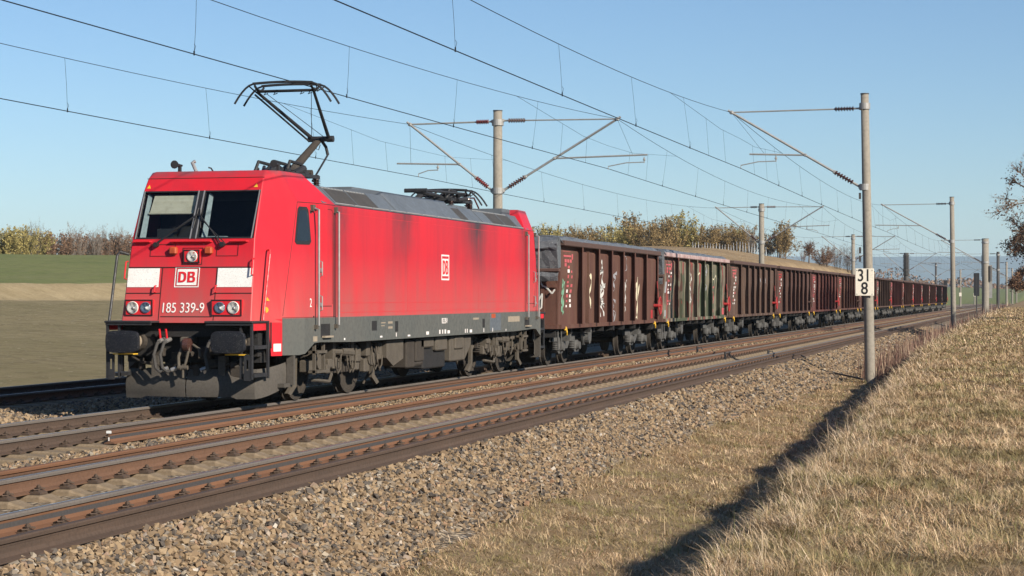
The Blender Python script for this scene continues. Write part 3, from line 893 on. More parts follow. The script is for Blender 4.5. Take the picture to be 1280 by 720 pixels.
# --- painted shell
hwz = [(1.32, 1.085, .30), (2.60, 1.035, .565), (3.42, 1.005, .945), (3.62, .985, 1.07), (3.735, .945, 1.26)]
def front_v(z): return float(np.interp(z, [q[0] for q in hwz], [q[2] for q in hwz]))
def front_hw(z): return float(np.interp(z, [q[0] for q in hwz], [q[1] for q in hwz]))
WZ0, WZ1, WU, PIL = 2.635, 3.405, .985, .045
def fold_v(z): return .95 + (z - 1.32) * .67 / 1.93
def side_u(v, z=1.32):
    return 1.49 - .157 * min(1.0, max(0.0, (fold_v(max(z, 1.32)) + .60 - v) / .60))
body = MB()
def shell(V, sgn):
    def hw_(z): return front_hw(z)
    P = {}
    def pt(u, v, z): return (u, V(v), z)
    for s in (1, -1):
        A = [pt(s*hw_(z), front_v(z), z) for z in (1.32, WZ0, WZ1, 3.62, 3.735)]
        S0, S1, S2, S3 = [pt(s*1.333, fold_v(z), z) for z in (1.32, 1.98, WZ0, 3.25)]
        E0, E1, E2, E3 = [pt(s*1.49, fold_v(z) + .60, z) for z in (1.32, 1.98, WZ0, 3.25)]
        T, T2, B2 = pt(s*1.10, 1.46, 3.735), pt(s*1.14, 2.33, 3.735), pt(s*1.49, 3.00, 3.25)
        body.add([A[0], S0, S1, S2, A[1]], [(0,1,2,3,4)])
        body.add([A[1], S2, S3, A[2]], [(0,1,2,3)])
        body.add([A[2], S3, T, A[3]], [(0,1,2,3)])
        body.add([A[3], T, A[4]], [(0,1,2)])
        body.add([S3, E3, B2, T2, T], [(0,1,2,4),(2,3,4)])
        body.add([S0, S1, S2, S3, E0, E1, E2, E3], [(0,4,5,1), (1,5,6,2), (2,6,7,3)])
        body.add([E0, pt(s*1.49, 3.0, 1.32), B2, E3, E2, E1], [(0,1,2,3,4,5)])
        # strip of front beside the windscreen
        body.add([A[1], A[2], pt(s*WU, front_v(WZ1), WZ1), pt(s*(WU+.03), front_v(WZ0), WZ0)], [(0,1,2,3)])
    def fr(u, z, dv=0): return pt(u, front_v(z) + dv, z)
    a, b = hw_(1.32), hw_(WZ0)
    body.add([fr(-a, 1.32), fr(a, 1.32), fr(b, WZ0), fr(-b, WZ0)], [(0,1,2,3)])
    c, d, e = hw_(WZ1), hw_(3.62), hw_(3.735)
    body.add([fr(-c, WZ1), fr(c, WZ1), fr(d, 3.62), fr(-d, 3.62)], [(0,1,2,3)])
    body.add([fr(-d, 3.62), fr(d, 3.62), fr(e, 3.735), fr(-e, 3.735)], [(0,1,2,3)])
    body.add([fr(-e, 3.735), fr(e, 3.735), pt(1.10, 1.46, 3.735), pt(1.14, 2.33, 3.735), pt(-1.14, 2.33, 3.735), pt(-1.10, 1.46, 3.735)], [(0,1,2,3,4,5)])
    body.add([pt(1.14, 2.33, 3.735), pt(1.49, 3.0, 3.25), pt(-1.49, 3.0, 3.25), pt(-1.14, 2.33, 3.735)], [(0,1,2,3)])
both(shell)
for s in (1, -1):
    body.add([(s*1.49, 3.0, 1.32), (s*1.49, VL-3.0, 1.32), (s*1.49, VL-3.0, 3.25), (s*1.49, 3.0, 3.25)], [(0,1,2,3)])
body.add([(-1.49, 3.0, 3.25), (1.49, 3.0, 3.25), (1.49, VL-3.0, 3.25), (-1.49, VL-3.0, 3.25)], [(0,1,2,3)])
def weld(mb, dist=0.0015):
    import bmesh
    me = mb.mesh("tmp", [])
    bm = bmesh.new(); bm.from_mesh(me)
    bmesh.ops.remove_doubles(bm, verts=bm.verts, dist=dist)
    bmesh.ops.recalc_face_normals(bm, faces=bm.faces)
    me2 = bpy.data.meshes.new("shell"); bm.to_mesh(me2); bm.free()
    bpy.data.meshes.remove(me)
    return me2
bme = weld(body); bme.materials.append(M['red'])
bo = place("body_shell", bme, loco)
bevel(bo, .07, 4, 17)
for p in bme.polygons: p.use_smooth = True
def auto_smooth(o, ang=35):
    md = o.modifiers.new("smooth_normals", 'WEIGHTED_NORMAL'); md.keep_sharp = True
    return o
auto_smooth(bo)

# --- cab interiors, screens and blinds
def cab(V, sgn, is_front):
    mb = MB()
    v0 = .62
    def bx(a, b, mi=0):
        va, vb = V(a[1]), V(b[1])
        mb.box((a[0], min(va, vb), a[2]), (b[0], max(va, vb), b[2]), mi)
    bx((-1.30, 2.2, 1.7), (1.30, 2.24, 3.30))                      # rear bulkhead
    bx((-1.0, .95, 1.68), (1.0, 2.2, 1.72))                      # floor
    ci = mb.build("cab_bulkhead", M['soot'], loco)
    mb = MB()
    bx((-.98, .66, 2.40), (.98, 1.12, 2.62), 0)
    bx((-.70, .78, 2.62), (-.42, .92, 2.80), 1)
    bx((.10, .84, 2.62), (.42, .98, 2.68), 0)
    mb.build("driver_desk", [M['desk'], M['black']], loco)
    mb = MB()
    bx((-.80, 1.45, 2.2), (-.36, 1.60, 2.86)); bx((-.70, 1.47, 2.88), (-.46, 1.58, 3.06)); bx((-.82, 1.2, 2.1), (-.34, 1.6, 2.24))
    mb.build("driver_seat", M['black'], loco)
    gl = MB(); gk = MB(); blind = MB()
    for s in (-1, 1):
        u0, u1 = (PIL, WU + .012) if s > 0 else (-WU - .012, -PIL)
        def q(u, z, d): return (u, V(front_v(z) + d), z)
        def uu(u, z): return u
        gl.add([q(u0, WZ0, .012), q(u1, WZ0, .012), q(u1, WZ1, .012), q(u0, WZ1, .012)], [(0,1,2,3)])
        w = .022
        for (ua, ub, za, zb) in ((u0, u1, WZ0, WZ0 + w), (u0, u1, WZ1 - w, WZ1), (u0, u0 + w, WZ0 + w, WZ1 - w), (u1 - w, u1, WZ0 + w, WZ1 - w)):
            vs = [q(ua, za, -.008), q(ub, za, -.008), q(ub, zb, -.008), q(ua, zb, -.008), q(ua, za, .05), q(ub, za, .05), q(ub, zb, .05), q(ua, zb, .05)]
            gk.add(vs, [(0,1,2,3), (4,7,6,5), (0,4,5,1), (1,5,6,2), (2,6,7,3), (3,7,4,0)])
    gl.build("windscreen", M['glass'], loco)
    gk.build("windscreen_gasket", M['gasket'], loco)
    mb = MB()
    def q(u, z, d): return (u, V(front_v(z) + d), z)
    for (ua, ub, d0, d1, mi) in ((-PIL, PIL, -.010, .05, 0), (-PIL - .012, -PIL + .008, -.016, 0, 1), (PIL - .008, PIL + .012, -.016, 0, 1),
                                 (-WU - .004, -WU + .014, -.014, 0, 1), (WU - .014, WU + .004, -.014, 0, 1)):
        vs = [q(ua, WZ0, d0), q(ub, WZ0, d0), q(ub, WZ1, d0), q(ua, WZ1, d0), q(ua, WZ0, d1), q(ub, WZ0, d1), q(ub, WZ1, d1), q(ua, WZ1, d1)]
        mb.add(vs, [(0,1,2,3), (4,7,6,5), (0,4,5,1), (1,5,6,2), (2,6,7,3), (3,7,4,0)], mi)
        mb.build("windscreen_pillar", [M['gasket'], M['steel']], loco); mb = MB()
    if is_front:
        b = MB()
        b.add([q(-.86, 3.05, .07), q(-.11, 3.05, .07), q(-.10, 3.33, .07), q(-.83, 3.33, .07)], [(0,1,2,3)])
        b.tube([q(-.87, 3.045, .07), q(-.10, 3.045, .07)], .016)
        b.build("roller_blind", M['blind'], loco)
        # inner posts catching the light behind the glass
        b = MB()
        for u in (-.935, .115):
            b.add([q(u, WZ0 + .02, .05), q(u + .075, WZ0 + .02, .11), q(u + .045, WZ1 - .08, .11), q(u - .005, WZ1 - .03, .05)], [(0,1,2,3)])
        b.build("inner_post", M['desk'], loco)
cab(lambda v: v, 1, True); cab(lambda v: VL - v, -1, False)

def fmark(name, u0, u1, z0, z1, mat, d=-.004, th=.003, V=lambda v: v, inset=None):
    """plate lying on the sloping front"""
    mb = MB()
    vs = [(u0, V(front_v(z0) + d), z0), (u1, V(front_v(z0) + d), z0), (u1, V(front_v(z1) + d), z1), (u0, V(front_v(z1) + d), z1)]
    vs += [(u, V(v_ + th) if False else v_ + th, z) for u, v_, z in vs]
    mb.add(vs, [(0,1,2,3), (4,7,6,5), (0,4,5,1), (1,5,6,2), (2,6,7,3), (3,7,4,0)])
    return mb.build(name, mat, loco)
SL = math.atan2(front_v(2.6) - front_v(1.32), 2.6 - 1.32)
def ftext(name, s, u, z, size, mat, sx=1.0, weight=0.0, d=-.0075):
    o = place(name, text_mesh(s, size, mat, sx, weight), loco, (u, front_v(z) + d, z), (R(90) - SL, 0, 0))
    return o
def frame_mb(mb, u0, u1, z0, z1, w, d, th=.004, mi=0):
    for (a, b, c, e) in ((u0, u1, z0, z0 + w), (u0, u1, z1 - w, z1), (u0, u0 + w, z0 + w, z1 - w), (u1 - w, u1, z0 + w, z1 - w)):
        vs = [(a, front_v(c) + d, c), (b, front_v(c) + d, c), (b, front_v(e) + d, e), (a, front_v(e) + d, e)]
        vs += [(u, v_ + th, z) for u, v_, z in vs]
        mb.add(vs, [(0,1,2,3), (4,7,6,5), (0,4,5,1), (1,5,6,2), (2,6,7,3), (3,7,4,0)], mi)
def db_letters():
    """the two bold letters of the emblem as flat closed rings, 1 high and about 1.6 wide"""
    mb = MB()
    def ring(outer, inner):
        n = len(outer)
        vs = [(x, y, 0) for x, y in outer + inner] + [(x, y, .004) for x, y in outer + inner]
        fs = []
        for k in range(n):
            j = (k + 1) % n
            fs += [(k, j, n + j, n + k), (2*n + k, 3*n + k, 3*n + j, 2*n + j), (k, 2*n + k, 2*n + j, j), (n + k, n + j, 3*n + j, 3*n + k)]
        mb.add(vs, fs)
    def dshape(x0, x1, y0, y1, r):
        pts = [(x0, y0), (x0, y1)]
        for a in np.linspace(90, -90, 13):
            ca, sa = math.cos(R(a)), math.sin(R(a))
            pts.append((x1 - r + r * max(ca, 0) ** .7, (y0 + y1) / 2 + (y1 - y0) / 2 * math.copysign(abs(sa) ** .7, sa)))
        return pts
    w = .21
    ring(dshape(-.80, -.06, -.5, .5, .5), dshape(-.80 + w, -.06 - w, -.5 + .17, .5 - .17, .3))
    ring(dshape(.06, .78, -.5, .035, .28), dshape(.06 + w, .78 - w, -.5 + .16, .035 - .085, .12))
    ring(dshape(.06, .72, .0355, .5, .26), dshape(.06 + w, .72 - w, .035 + .085, .5 - .16, .10))
    return mb.mesh("emblem_letters", M['red_plain'])
# raised middle panel edges and seams
mb = MB()
for z, u0, u1 in ((2.185, -1.04, 1.04), (1.415, -.43, .43), (1.78, -1.06, -.46), (1.78, .46, 1.06)):
    mb.box((u0, front_v(z) - .006, z - .006), (u1, front_v(z) + .01, z + .006))
for u in (-.46, .46):
    vs = [(u - .005, front_v(1.36) - .006, 1.36), (u + .005, front_v(1.36) - .006, 1.36), (u + .005, front_v(2.18) - .006, 2.18), (u - .005, front_v(2.18) - .006, 2.18)]
    mb.add(vs, [(0,1,2,3)])
mb.box((-1.0, front_v(3.61) - .006, 3.606), (1.0, front_v(3.61) + .01, 3.616))
mb.build("panel_seam", M['soot'], loco)
fmark("white_panel", -1.045, -.51, 1.875, 2.17, M['white'])
fmark("white_panel", .47, 1.05, 1.875, 2.17, M['white'])
# emblem: red letters in a white field with a thin outer border
lg = fmark("front_emblem", -.205, .125, 1.905, 2.155, M['white'], d=-.004)
mb = MB(); frame_mb(mb, -.245, .165, 1.872, 2.188, .013, -.004); mb.build("emblem_outline", M['white'], lg)
DBM = db_letters()
o = place("emblem_letters", DBM, lg, (-.037, front_v(2.0325) - .009, 2.0325), (R(90) - SL, 0, 0)); o.scale = (.180, .170, 1)
ftext("fleet_number", "185 339-9", -.07, 1.545, .225, M['letter'], .80, .0)
# lamps
def lamp_box(u0, u1, z0, z1, lenses, name="headlight"):
    vz = front_v((z0 + z1) / 2)
    root = MB()
    root.box((u0, vz - .034, z0), (u1, vz + .03, z1), 1)
    frame = root
    for (a, b, c, e) in ((u0, u1, z0, z0 + .014), (u0, u1, z1 - .014, z1), (u0, u0 + .014, z0 + .014, z1 - .014), (u1 - .014, u1, z0 + .014, z1 - .014)):
        frame.box((a, vz - .046, c), (b, vz - .034, e), 0)
    h = frame.build(name, [M['gasket'], M['red_plain']], loco)
    for (lu, lz, r, col) in lenses:
        q = MB()
        q.lathe([(-.036, r*1.04), (-.050, r*1.02), (-.046, r*.9), (-.042, r*.6), (-.040, 0)], (lu, vz, lz), 'Y', 20, 0)
        q.lathe([(-.04, r*.28), (-.052, r*.24), (-.056, 0)], (lu + r*.12, vz, lz - r*.1), 'Y', 10, 1)
        b = q.build("reflector", [M['mirror'] if col == 'white' else M['mirror_blue'], M['steel'] if col == 'white' else M['white']], h, smooth=True)
        g = MB()
        g.lathe([(-.0505, r*1.0), (-.060, r*.75), (-.068, r*.35), (-.070, 0)], (lu, vz, lz), 'Y', 20, 0)
        g.build("lens", M['lens'], h, smooth=True)
    return h
lamp_box(-1.03, -.56, 1.43, 1.68, [(-.90, 1.555, .095, 'white'), (-.68, 1.555, .085, 'dark_glass')])
lamp_box(.42, .93, 1.43, 1.68, [(.565, 1.555, .085, 'dark_glass'), (.79, 1.555, .095, 'white')])
lamp_box(-.115, .155, 2.255, 2.46, [(.03, 2.355, .085, 'white')], "top_headlight")
mb = MB(); frame_mb(mb, -.15, .19, 2.225, 2.49, .006, -.003); mb.build("lamp_surround", M['soot'], loco)
for u0, u1 in ((-.36, -.235), (.235, .36)):
    mb = MB(); v_ = front_v(2.45); mb.bbox((u0, v_ - .075, 2.385), (u1, v_ + .02, 2.505), .02)
    mb.build("marker_box", M['orange'], loco)
for u0, u1 in ((-.70, -.28), (.42, .78)):
    mb = MB(); frame_mb(mb, u0, u1, 2.36, 2.55, .005, -.003); mb.build("access_hatch", M['soot'], loco)
# grab rails under the screens and beside the white panels
for u0, u1 in ((-.98, -.70), (-.36, .33), (.64, .93)):
    mb = MB(); v_ = front_v(2.585)
    mb.tube([(u0, v_ + .01, 2.585), (u0 + .01, v_ - .055, 2.59), (u1 - .01, v_ - .055, 2.59), (u1, v_ + .01, 2.585)], .013)
    mb.box((u0 + .02, v_ - .05, 2.575), (u1 - .02, v_, 2.583))
    mb.build("grab_rail", M['red_plain'], loco)
for u, z0, z1 in ((-.55, 1.79, 1.90), (.47, 1.79, 1.90), (1.055, 2.06, 2.32), (-1.075, 2.0, 2.28)):
    mb = MB(); v0_, v1_ = front_v(z0), front_v(z1)
    mb.tube([(u, v0_ + .01, z0), (u, v0_ - .06, z0 + .01), (u, v1_ - .06, z1 - .01), (u, v1_ + .01, z1)], .012)
    mb.build("grab_handle", M['red_plain'], loco)
# wipers
for base, tip, el in (((-.60, 2.56), (.02, 3.02), (-.06, 3.0)), ((.52, 2.56), (.05, 3.02), (.10, 3.0))):
    mb = MB()
    def q(u, z, d): return (u, front_v(z) + d, z)
    mb.cyl(q(base[0], base[1] - .02, -.07), q(base[0], base[1] - .02, .02), .04, n=10)
    mb.tube([q(base[0], base[1] - .02, -.06), q((base[0] + tip[0]) / 2, (base[1] + tip[1]) / 2, -.07), q(tip[0], tip[1], -.05)], .012)
    mb.tube([q(base[0] + .03, base[1] + .02, -.06), q(el[0], el[1] - .06, -.05)], .008)
    mb.tube([q(tip[0] - .02, tip[1] + .10, -.02), q(tip[0] + (.05 if base[0] > 0 else -.05), tip[1] - .22, -.02)], .011)
    mb.build("wiper", M['gasket'], loco)
# warning triangles on the corners of the roof front and on the cab corner
def tri_mark(u, z, s):
    mb = MB(); v_ = front_v(z) - .006
    mb.add([(u - s, v_, z), (u + s, v_, z), (u, front_v(z + 1.7*s) - .006, z + 1.7*s)], [(0,1,2)])
    mb.build("warning_mark", M['yellow'], loco)
tri_mark(-.93, 3.45, .035); tri_mark(.90, 3.45, .035)
# roof horns
def horn(u, v, z, s=1.0):
    mb = MB()
    mb.lathe([(-.16*s, .085*s), (-.13*s, .078*s), (-.05*s, .04*s), (.10*s, .026*s), (.2*s, .022*s)], (u, v, z), 'Y', 14)
    mb.box((u - .02, v + .05, z - .13), (u + .02, v + .11, z))
    return mb.build("horn", M['black'], loco)
horn(-.64, 1.42, 3.85, .8); horn(.93, 1.75, 3.86, .75)
mb = MB(); mb.tube([(-.34, 1.5, 3.72), (-.42, 1.5, 3.89), (-.40, 1.55, 3.91)], .03, 8); mb.build("exhaust_stub", M['steel'], loco)
mb = MB(); mb.tube([(-.05, 1.5, 3.73), (-.06, 1.42, 3.79), (-.1, 1.40, 3.80)], .012); mb.build("aerial", M['black'], loco)

# --- cab sides: door, window, rails, lettering
def side_rect(mb, u, v0, v1, z0, z1, w, th, mi=0):
    a, b = sorted((u, u + th))
    for (p, q, c, e) in ((v0, v1, z0, z0 + w), (v0, v1, z1 - w, z1), (v0, v0 + w, z0 + w, z1 - w), (v1 - w, v1, z0 + w, z1 - w)):
        mb.box((a, p, c), (b, q, e), mi)
def side_details(V, s):
    U = s * 1.49
    def bx(mb, v0, v1, z0, z1, t0, t1, mi=0):
        q = []
        for t in (t0, t1):
            q += [(s*(side_u(v, z) + t), V(v), z) for v, z in ((v0, z0), (v1, z0), (v1, z1), (v0, z1))]
        mb.add(q, [(0,3,2,1), (4,5,6,7), (0,1,5,4), (1,2,6,5), (2,3,7,6), (3,0,4,7)], mi)
    # door leaf with rounded seam
    mb = MB()
    for (v0, v1, z0, z1) in ((2.10, 2.112, 1.6, 3.12), (2.828, 2.84, 1.6, 3.12), (2.14, 2.80, 3.155, 3.165), (2.14, 2.80, 1.565, 1.575), (3.06, 3.066, 1.40, 3.22), (1.58, 3.0, 1.392, 1.398), (.98, 1.58, 1.392, 1.398)):
        bx(mb, v0, v1, z0, z1, -.002, .0035)
    mb.tube([(U + s*.001, V(2.106), 3.12), (U + s*.001, V(2.118), 3.145), (U + s*.001, V(2.14), 3.16)], .006, 5)
    mb.tube([(U + s*.001, V(2.834), 3.12), (U + s*.001, V(2.822), 3.145), (U + s*.001, V(2.80), 3.16)], .006, 5)
    bx(mb, 1.63, 2.2, 3.236, 3.246, -.002, .004); bx(mb, 2.2, 2.96, 3.236, 3.246, -.002, .004)
    mb.tube([(s*1.3345, V(fold_v(z) + .012), z) for z in (1.42, 1.98, 2.63, 3.24)], .006, 5)
    mb.build("door_seam", M['soot'], loco)
    d = MB(); bx(d, 2.12, 2.825, 1.58, 3.15, .0, .0022)
    dr = d.build("door", M['red'], loco)
    h = MB()
    for z in (2.18, 1.62):
        h = MB()
        h.tube([(U + s*.005, V(2.22), z - .12), (U + s*.05, V(2.22), z - .11), (U + s*.05, V(2.22), z + .11), (U + s*.005, V(2.22), z + .12)], .014)
        h.tube([(U + s*.03, V(2.20), z), (U + s*.06, V(2.14), z - .06)], .016)
        h.build("door_handle", M['steel'], dr)
    # window with raked front edge
    out = [(1.47, 2.60), (1.51, 2.56), (1.85, 2.56), (1.90, 2.61), (1.90, 3.12), (1.86, 3.17), (1.67, 3.17), (1.62, 3.13)]
    cen = (1.72, 2.86)
    def sc(k): return [(cen[0] + (a - cen[0]) * k, cen[1] + (b - cen[1]) * k) for a, b in out]
    def wprism(m_, poly, t0, t1):
        n = len(poly)
        m_.add([(s*(side_u(a, b) + t), V(a), b) for t in (t0, t1) for a, b in poly],
               [tuple(range(n)), tuple(range(n, 2*n))] + [(k, (k+1) % n, n + (k+1) % n, n + k) for k in range(n)])
    g = MB(); wprism(g, sc(1.0), -.004, .007)
    wnd = g.build("side_window", M['gasket'], loco)
    g = MB(); wprism(g, sc(.82), 0, .010); g.build("pane", M['dark_glass'], wnd)
    # long stainless hand poles with end brackets
    for v in (2.0, 2.95):
        p = MB()
        p.tube([(U + s*.005, V(v), 3.15), (U + s*.075, V(v), 3.13), (U + s*.075, V(v), 1.26), (U - s*.01, V(v), 1.24)], .019, 8)
        bx(p, v - .035, v + .035, 3.11, 3.21, 0, .05, 1)
        bx(p, v - .03, v + .03, 1.20, 1.27, -.03, .06, 1)
        p.build("hand_pole", [M['steel'], M['dirt']], loco)
        k = MB(); bx(k, v - .06, v - .005, 1.30, 3.12, -.004, .003); k.build("pole_recess", M['soot'], loco)
for V_, sg in ((lambda v: v, 1), (lambda v: VL - v, -1)):
    for s in (1, -1): side_details(V_, s)
place("class_digit", text_mesh("2", .20, M['letter'], .7), loco, (side_u(1.82) + .004, 1.82, 1.62), (R(90), 0, R(90) - .16))
# cab corner warning stickers
for z, kind in ((1.66, 0), (1.52, 1)):
    mb = MB()
    t_ = (z - 1.32) / 1.28
    uu = 1.20; vv = front_v(z) + (uu - front_hw(z)) / (1.333 - front_hw(z)) * (fold_v(z) - front_v(z)) - .012
    if kind == 0: mb.add([(uu - .035, vv - .028, z), (uu + .035, vv + .0, z), (uu, vv - .012, z + .06)], [(0,1,2)])
    else: mb.add([(uu + .035 * math.cos(a_), vv - .012 + .014 * math.cos(a_), z + .045 * math.sin(a_)) for a_ in np.linspace(0, 2*math.pi, 13)[:-1]], [tuple(range(12))])
    mb.build("safety_sticker", M['yellow'], loco)
# side emblem
for s in (1, -1):
    e = MB(); side_rect(e, s*1.49, 9.06, 9.58, 2.05, 2.55, .03, s*.003)
    em = e.build("side_emblem", M['letter'], loco)
    e = MB(); e.box(tuple(min(a, b) for a, b in zip((s*1.4905, 9.115, 2.13), (s*1.493, 9.525, 2.47))), tuple(max(a, b) for a, b in zip((s*1.4905, 9.115, 2.13), (s*1.493, 9.525, 2.47))))
    e.build("emblem_field", M['letter'], em)
    place("emblem_letters", DBM, em, (s*1.4955, 9.32, 2.30), (R(90), 0, R(90) * s)).scale = (.225, .275, 1)
    # panel seams of the machine room
    e = MB()
    for z in (3.12, 1.62, 1.46): e.box((min(s*1.489, s*1.492), 3.08, z - .003), (max(s*1.489, s*1.492), VL - 3.08, z + .003))
    for v in (6.9, 11.7): e.box((min(s*1.489, s*1.4915), v - .004, 1.46), (max(s*1.489, s*1.4915), v + .004, 3.12))
    e.build("side_seam", M['red_plain'], loco)

# --- grey skirt with wheel arches
def skirt(s):
    half = [(3.9, .955), (2.25, .985), (1.98, .975), (1.74, .88), (1.58, .82), (1.55, .815), (1.55, 1.385)]
    poly = [(v, z) for v, z in reversed(half)] + [(VL - v, z) for v, z in half]
    mb = MB(); mb.prism(poly, 'X', s*1.40, s*1.4935)
    nose = [(.97, .805), (1.40, .80), (1.55, .815), (1.55, 1.385), (.97, 1.385)]
    for Vf in (lambda v: v, lambda v: VL - v):
        n = len(nose)
        mb.add([(s*(side_u(v) - t), Vf(v), z) for t in (-.004, .09) for v, z in nose],
               [tuple(range(n)), tuple(range(n, 2*n))] + [(k, (k+1) % n, n + (k+1) % n, n + k) for k in range(n)])
    sk = mb.build("skirt", M['skirt'], loco)
    # openings, steps and small white data marks
    mb = MB()
    def bx(v0, v1, z0, z1, t1=.0015, mi=0):
        mb.box((min(s*1.491, s*(1.4935 + t1)), v0, z0), (max(s*1.491, s*(1.4935 + t1)), v1, z1), mi)
    for v0, v1, z0, z1 in ((2.28, 2.72, 1.06, 1.28), (6.15, 6.33, 1.09, 1.28), (12.02, 12.2, 1.08, 1.26), (15.55, 15.98, 1.05, 1.25), (4.85, 5.12, 1.13, 1.30)):
        bx(v0, v1, z0, z1, .002, 0)
        mb.build("skirt_opening", M['soot'], sk); mb = MB()
    for v0, v1, z0, z1 in ((6.2, 6.24, 1.0, 1.07), (8.05, 8.22, 1.0, 1.06), (8.9, 8.98, 1.0, 1.08), (9.1, 9.16, 1.0, 1.08), (9.26, 9.36, 1.0, 1.08), (9.46, 9.62, 1.0, 1.06),
                           (10.7, 10.75, .99, 1.07), (10.84, 10.89, .99, 1.07), (11.05, 11.22, .99, 1.05), (12.1, 12.14, .98, 1.06), (12.8, 12.84, .98, 1.06), (3.4, 3.46, .995, 1.03), (5.3, 5.42, 1.0, 1.03), (6.9, 7.05, .99, 1.02), (13.9, 13.94, .98, 1.02)):
        bx(v0, v1, z0, z1, .0022, 0); mb.build("data_lettering", M['letter'], sk); mb = MB()
    for v0, v1, z0, z1 in ((1.93, 2.12, 1.0, 1.085), (5.35, 5.6, 1.25, 1.27), (5.35, 5.55, 1.20, 1.215), (5.75, 6.0, 1.24, 1.28), (5.75, 6.0, 1.15, 1.19), (11.3, 11.75, 1.25, 1.29), (14.1, 15.1, 1.17, 1.29)):
        bx(v0, v1, z0, z1, .0018, 0); mb.build("data_plate", M['beige'], sk); mb = MB()
    mb = MB(); bx(12.6, 13.5, 1.0, 1.36, .0016); mb.build("repainted_patch", M['roof'], sk)
    mb = MB(); bx(12.72, 13.05, 1.27, 1.36, .0022); mb.build("repair_tape", M['orange'], sk)
    mb = MB(); bx(2.34, 2.74, 1.055, 1.085, .06); mb.build("foot_step", M['beige'], sk)
    mb = MB(); bx(15.6, 15.98, 1.045, 1.075, .06); mb.build("foot_step", M['beige'], sk)
    place("side_number", text_mesh("185 339-9", .155, M['letter'], .62), sk, (s*1.4955, 9.25, 1.245), (R(90), 0, R(90) * s))
    # red corner pieces at both ends
    for Vf in (lambda v: v, lambda v: VL - v):
        mb = MB()
        a = [(s*1.245, Vf(.74), .80), (s*side_u(.968), Vf(.968), .80), (s*side_u(.968), Vf(.968), 1.375), (s*1.22, Vf(.68), 1.375)]
        b = [(p[0] - s*.04, p[1] + (.04 if Vf(.5) < 9 else -.04), p[2]) for p in a]
        mb.add(a + b, [(0,1,2,3), (7,6,5,4), (0,4,5,1), (1,5,6,2), (2,6,7,3), (3,7,4,0)])
        rc = mb.build("corner_piece", M['red_plain'], sk)
        mb = MB()
        def lerp(u, z): return (s*(1.245 + .085*u) + s*.005, Vf(.735 + .22*u) - (.004 if Vf(.5) < 9 else -.004), z)
        mb.add([lerp(.22, .87), lerp(.95, .87), lerp(.95, .99), lerp(.22, .99)], [(0,1,2,3)])
        mb.build("data_plate", M['letter'], rc)
skirt(1); skirt(-1)
mb = MB()
mb.box((-1.25, .72, .92), (1.25, VL - .72, 1.33))
mb.build("underframe", M['soot'], loco)

# --- roof of the machine room
mb = MB()
def roof_sec(v, zt, ut, ub=1.455): return [(-ub, v, 3.262), (-ut, v, zt), (-ut*.55, v, zt + .05), (ut*.55, v, zt + .05), (ut, v, zt), (ub, v, 3.262)]
secs = [(2.50, 3.58, 1.13), (6.4, 3.58, 1.13), (6.5, 3.66, 1.10), (10.5, 3.66, 1.10), (10.62, 3.58, 1.13), (VL - 2.5, 3.58, 1.13)]
vs = [p for q in secs for p in roof_sec(*q)]
fs = [(i*6 + k, i*6 + k + 1, (i+1)*6 + k + 1, (i+1)*6 + k) for i in range(len(secs) - 1) for k in range(5)]
mb.add(vs, fs)
for i in (0, len(secs) - 1): mb.add(roof_sec(*secs[i]), [(0,1,2,3,4,5)])
roof = mb.build("machine_room_roof", M['roof'], loco)
def on_slope(s, v0, v1, t0, t1, off, zt=3.58, ut=1.13):
    """quad slab on the sloping roof side, t from eave to crest"""
    def P(v, t, d):
        n = Vector((zt - 3.262, 0, 1.455 - ut)).normalized()
        return (s*(1.455 + (ut - 1.455)*t + n.x*d), v, 3.262 + (zt - 3.262)*t + n.z*d)
    a = [P(v0, t0, off), P(v1, t0, off), P(v1, t1, off), P(v0, t1, off)]
    b = [P(v0, t0, -.01), P(v1, t0, -.01), P(v1, t1, -.01), P(v0, t1, -.01)]
    return a + b
QF = [(0,1,2,3), (4,7,6,5), (0,4,5,1), (1,5,6,2), (2,6,7,3), (3,7,4,0)]
for s in (1, -1):
    for v0, v1 in ((3.25, 4.30), (4.38, 5.42), (10.72, 11.22), (13.2, 14.12), (14.2, 15.15)):
        mb = MB(); mb.add(on_slope(s, v0, v1, .14, .86, .006), QF)
        vent = mb.build("roof_vent", M['roof_dark'], roof)
    mb = MB()
    for k in range(13):
        v = 3.1 + k * .97
        if v > VL - 3: break
        m2_ = MB(); m2_.add(on_slope(s, v + .04, v + .93, .03, .085, .014), QF); m2_.build("eave_strip", M['galv'], roof)
    for v in (3.12, 4.31, 5.44, 6.42, 10.64, 11.24, 12.3, 13.12, 14.14, 15.2):
        z_, u_ = (3.66, 1.10) if 6.45 < v < 10.55 else (3.58, 1.13)
        mb.add(on_slope(s, v, v + .03, .08, .97, .010, z_, u_), QF)
    mb.build("roof_rib", M['roof'], roof)
    mb = MB()
    for v0, v1 in ((3.2, 5.45), (12.4, 15.2)):
        n_ = int((v1 - v0) / .16)
        for k in range(n_):
            mb.add(on_slope(s, v0 + k*.16, v0 + k*.16 + .10, .885, .945, .010), QF)
    mb.build("roof_rivet_strip", M['galv'], roof)
for a_, b_ in (((-.5, 6.6, 3.7), (.5, 10.3, 3.76)), ((-.75, 12.3, 3.6), (.75, 13.4, 3.68)), ((-1.05, 15.2, 3.5), (1.05, 15.9, 3.72))):
    mb = MB(); mb.box(a_, b_); mb.build("roof_hatch", M['roof'], roof)
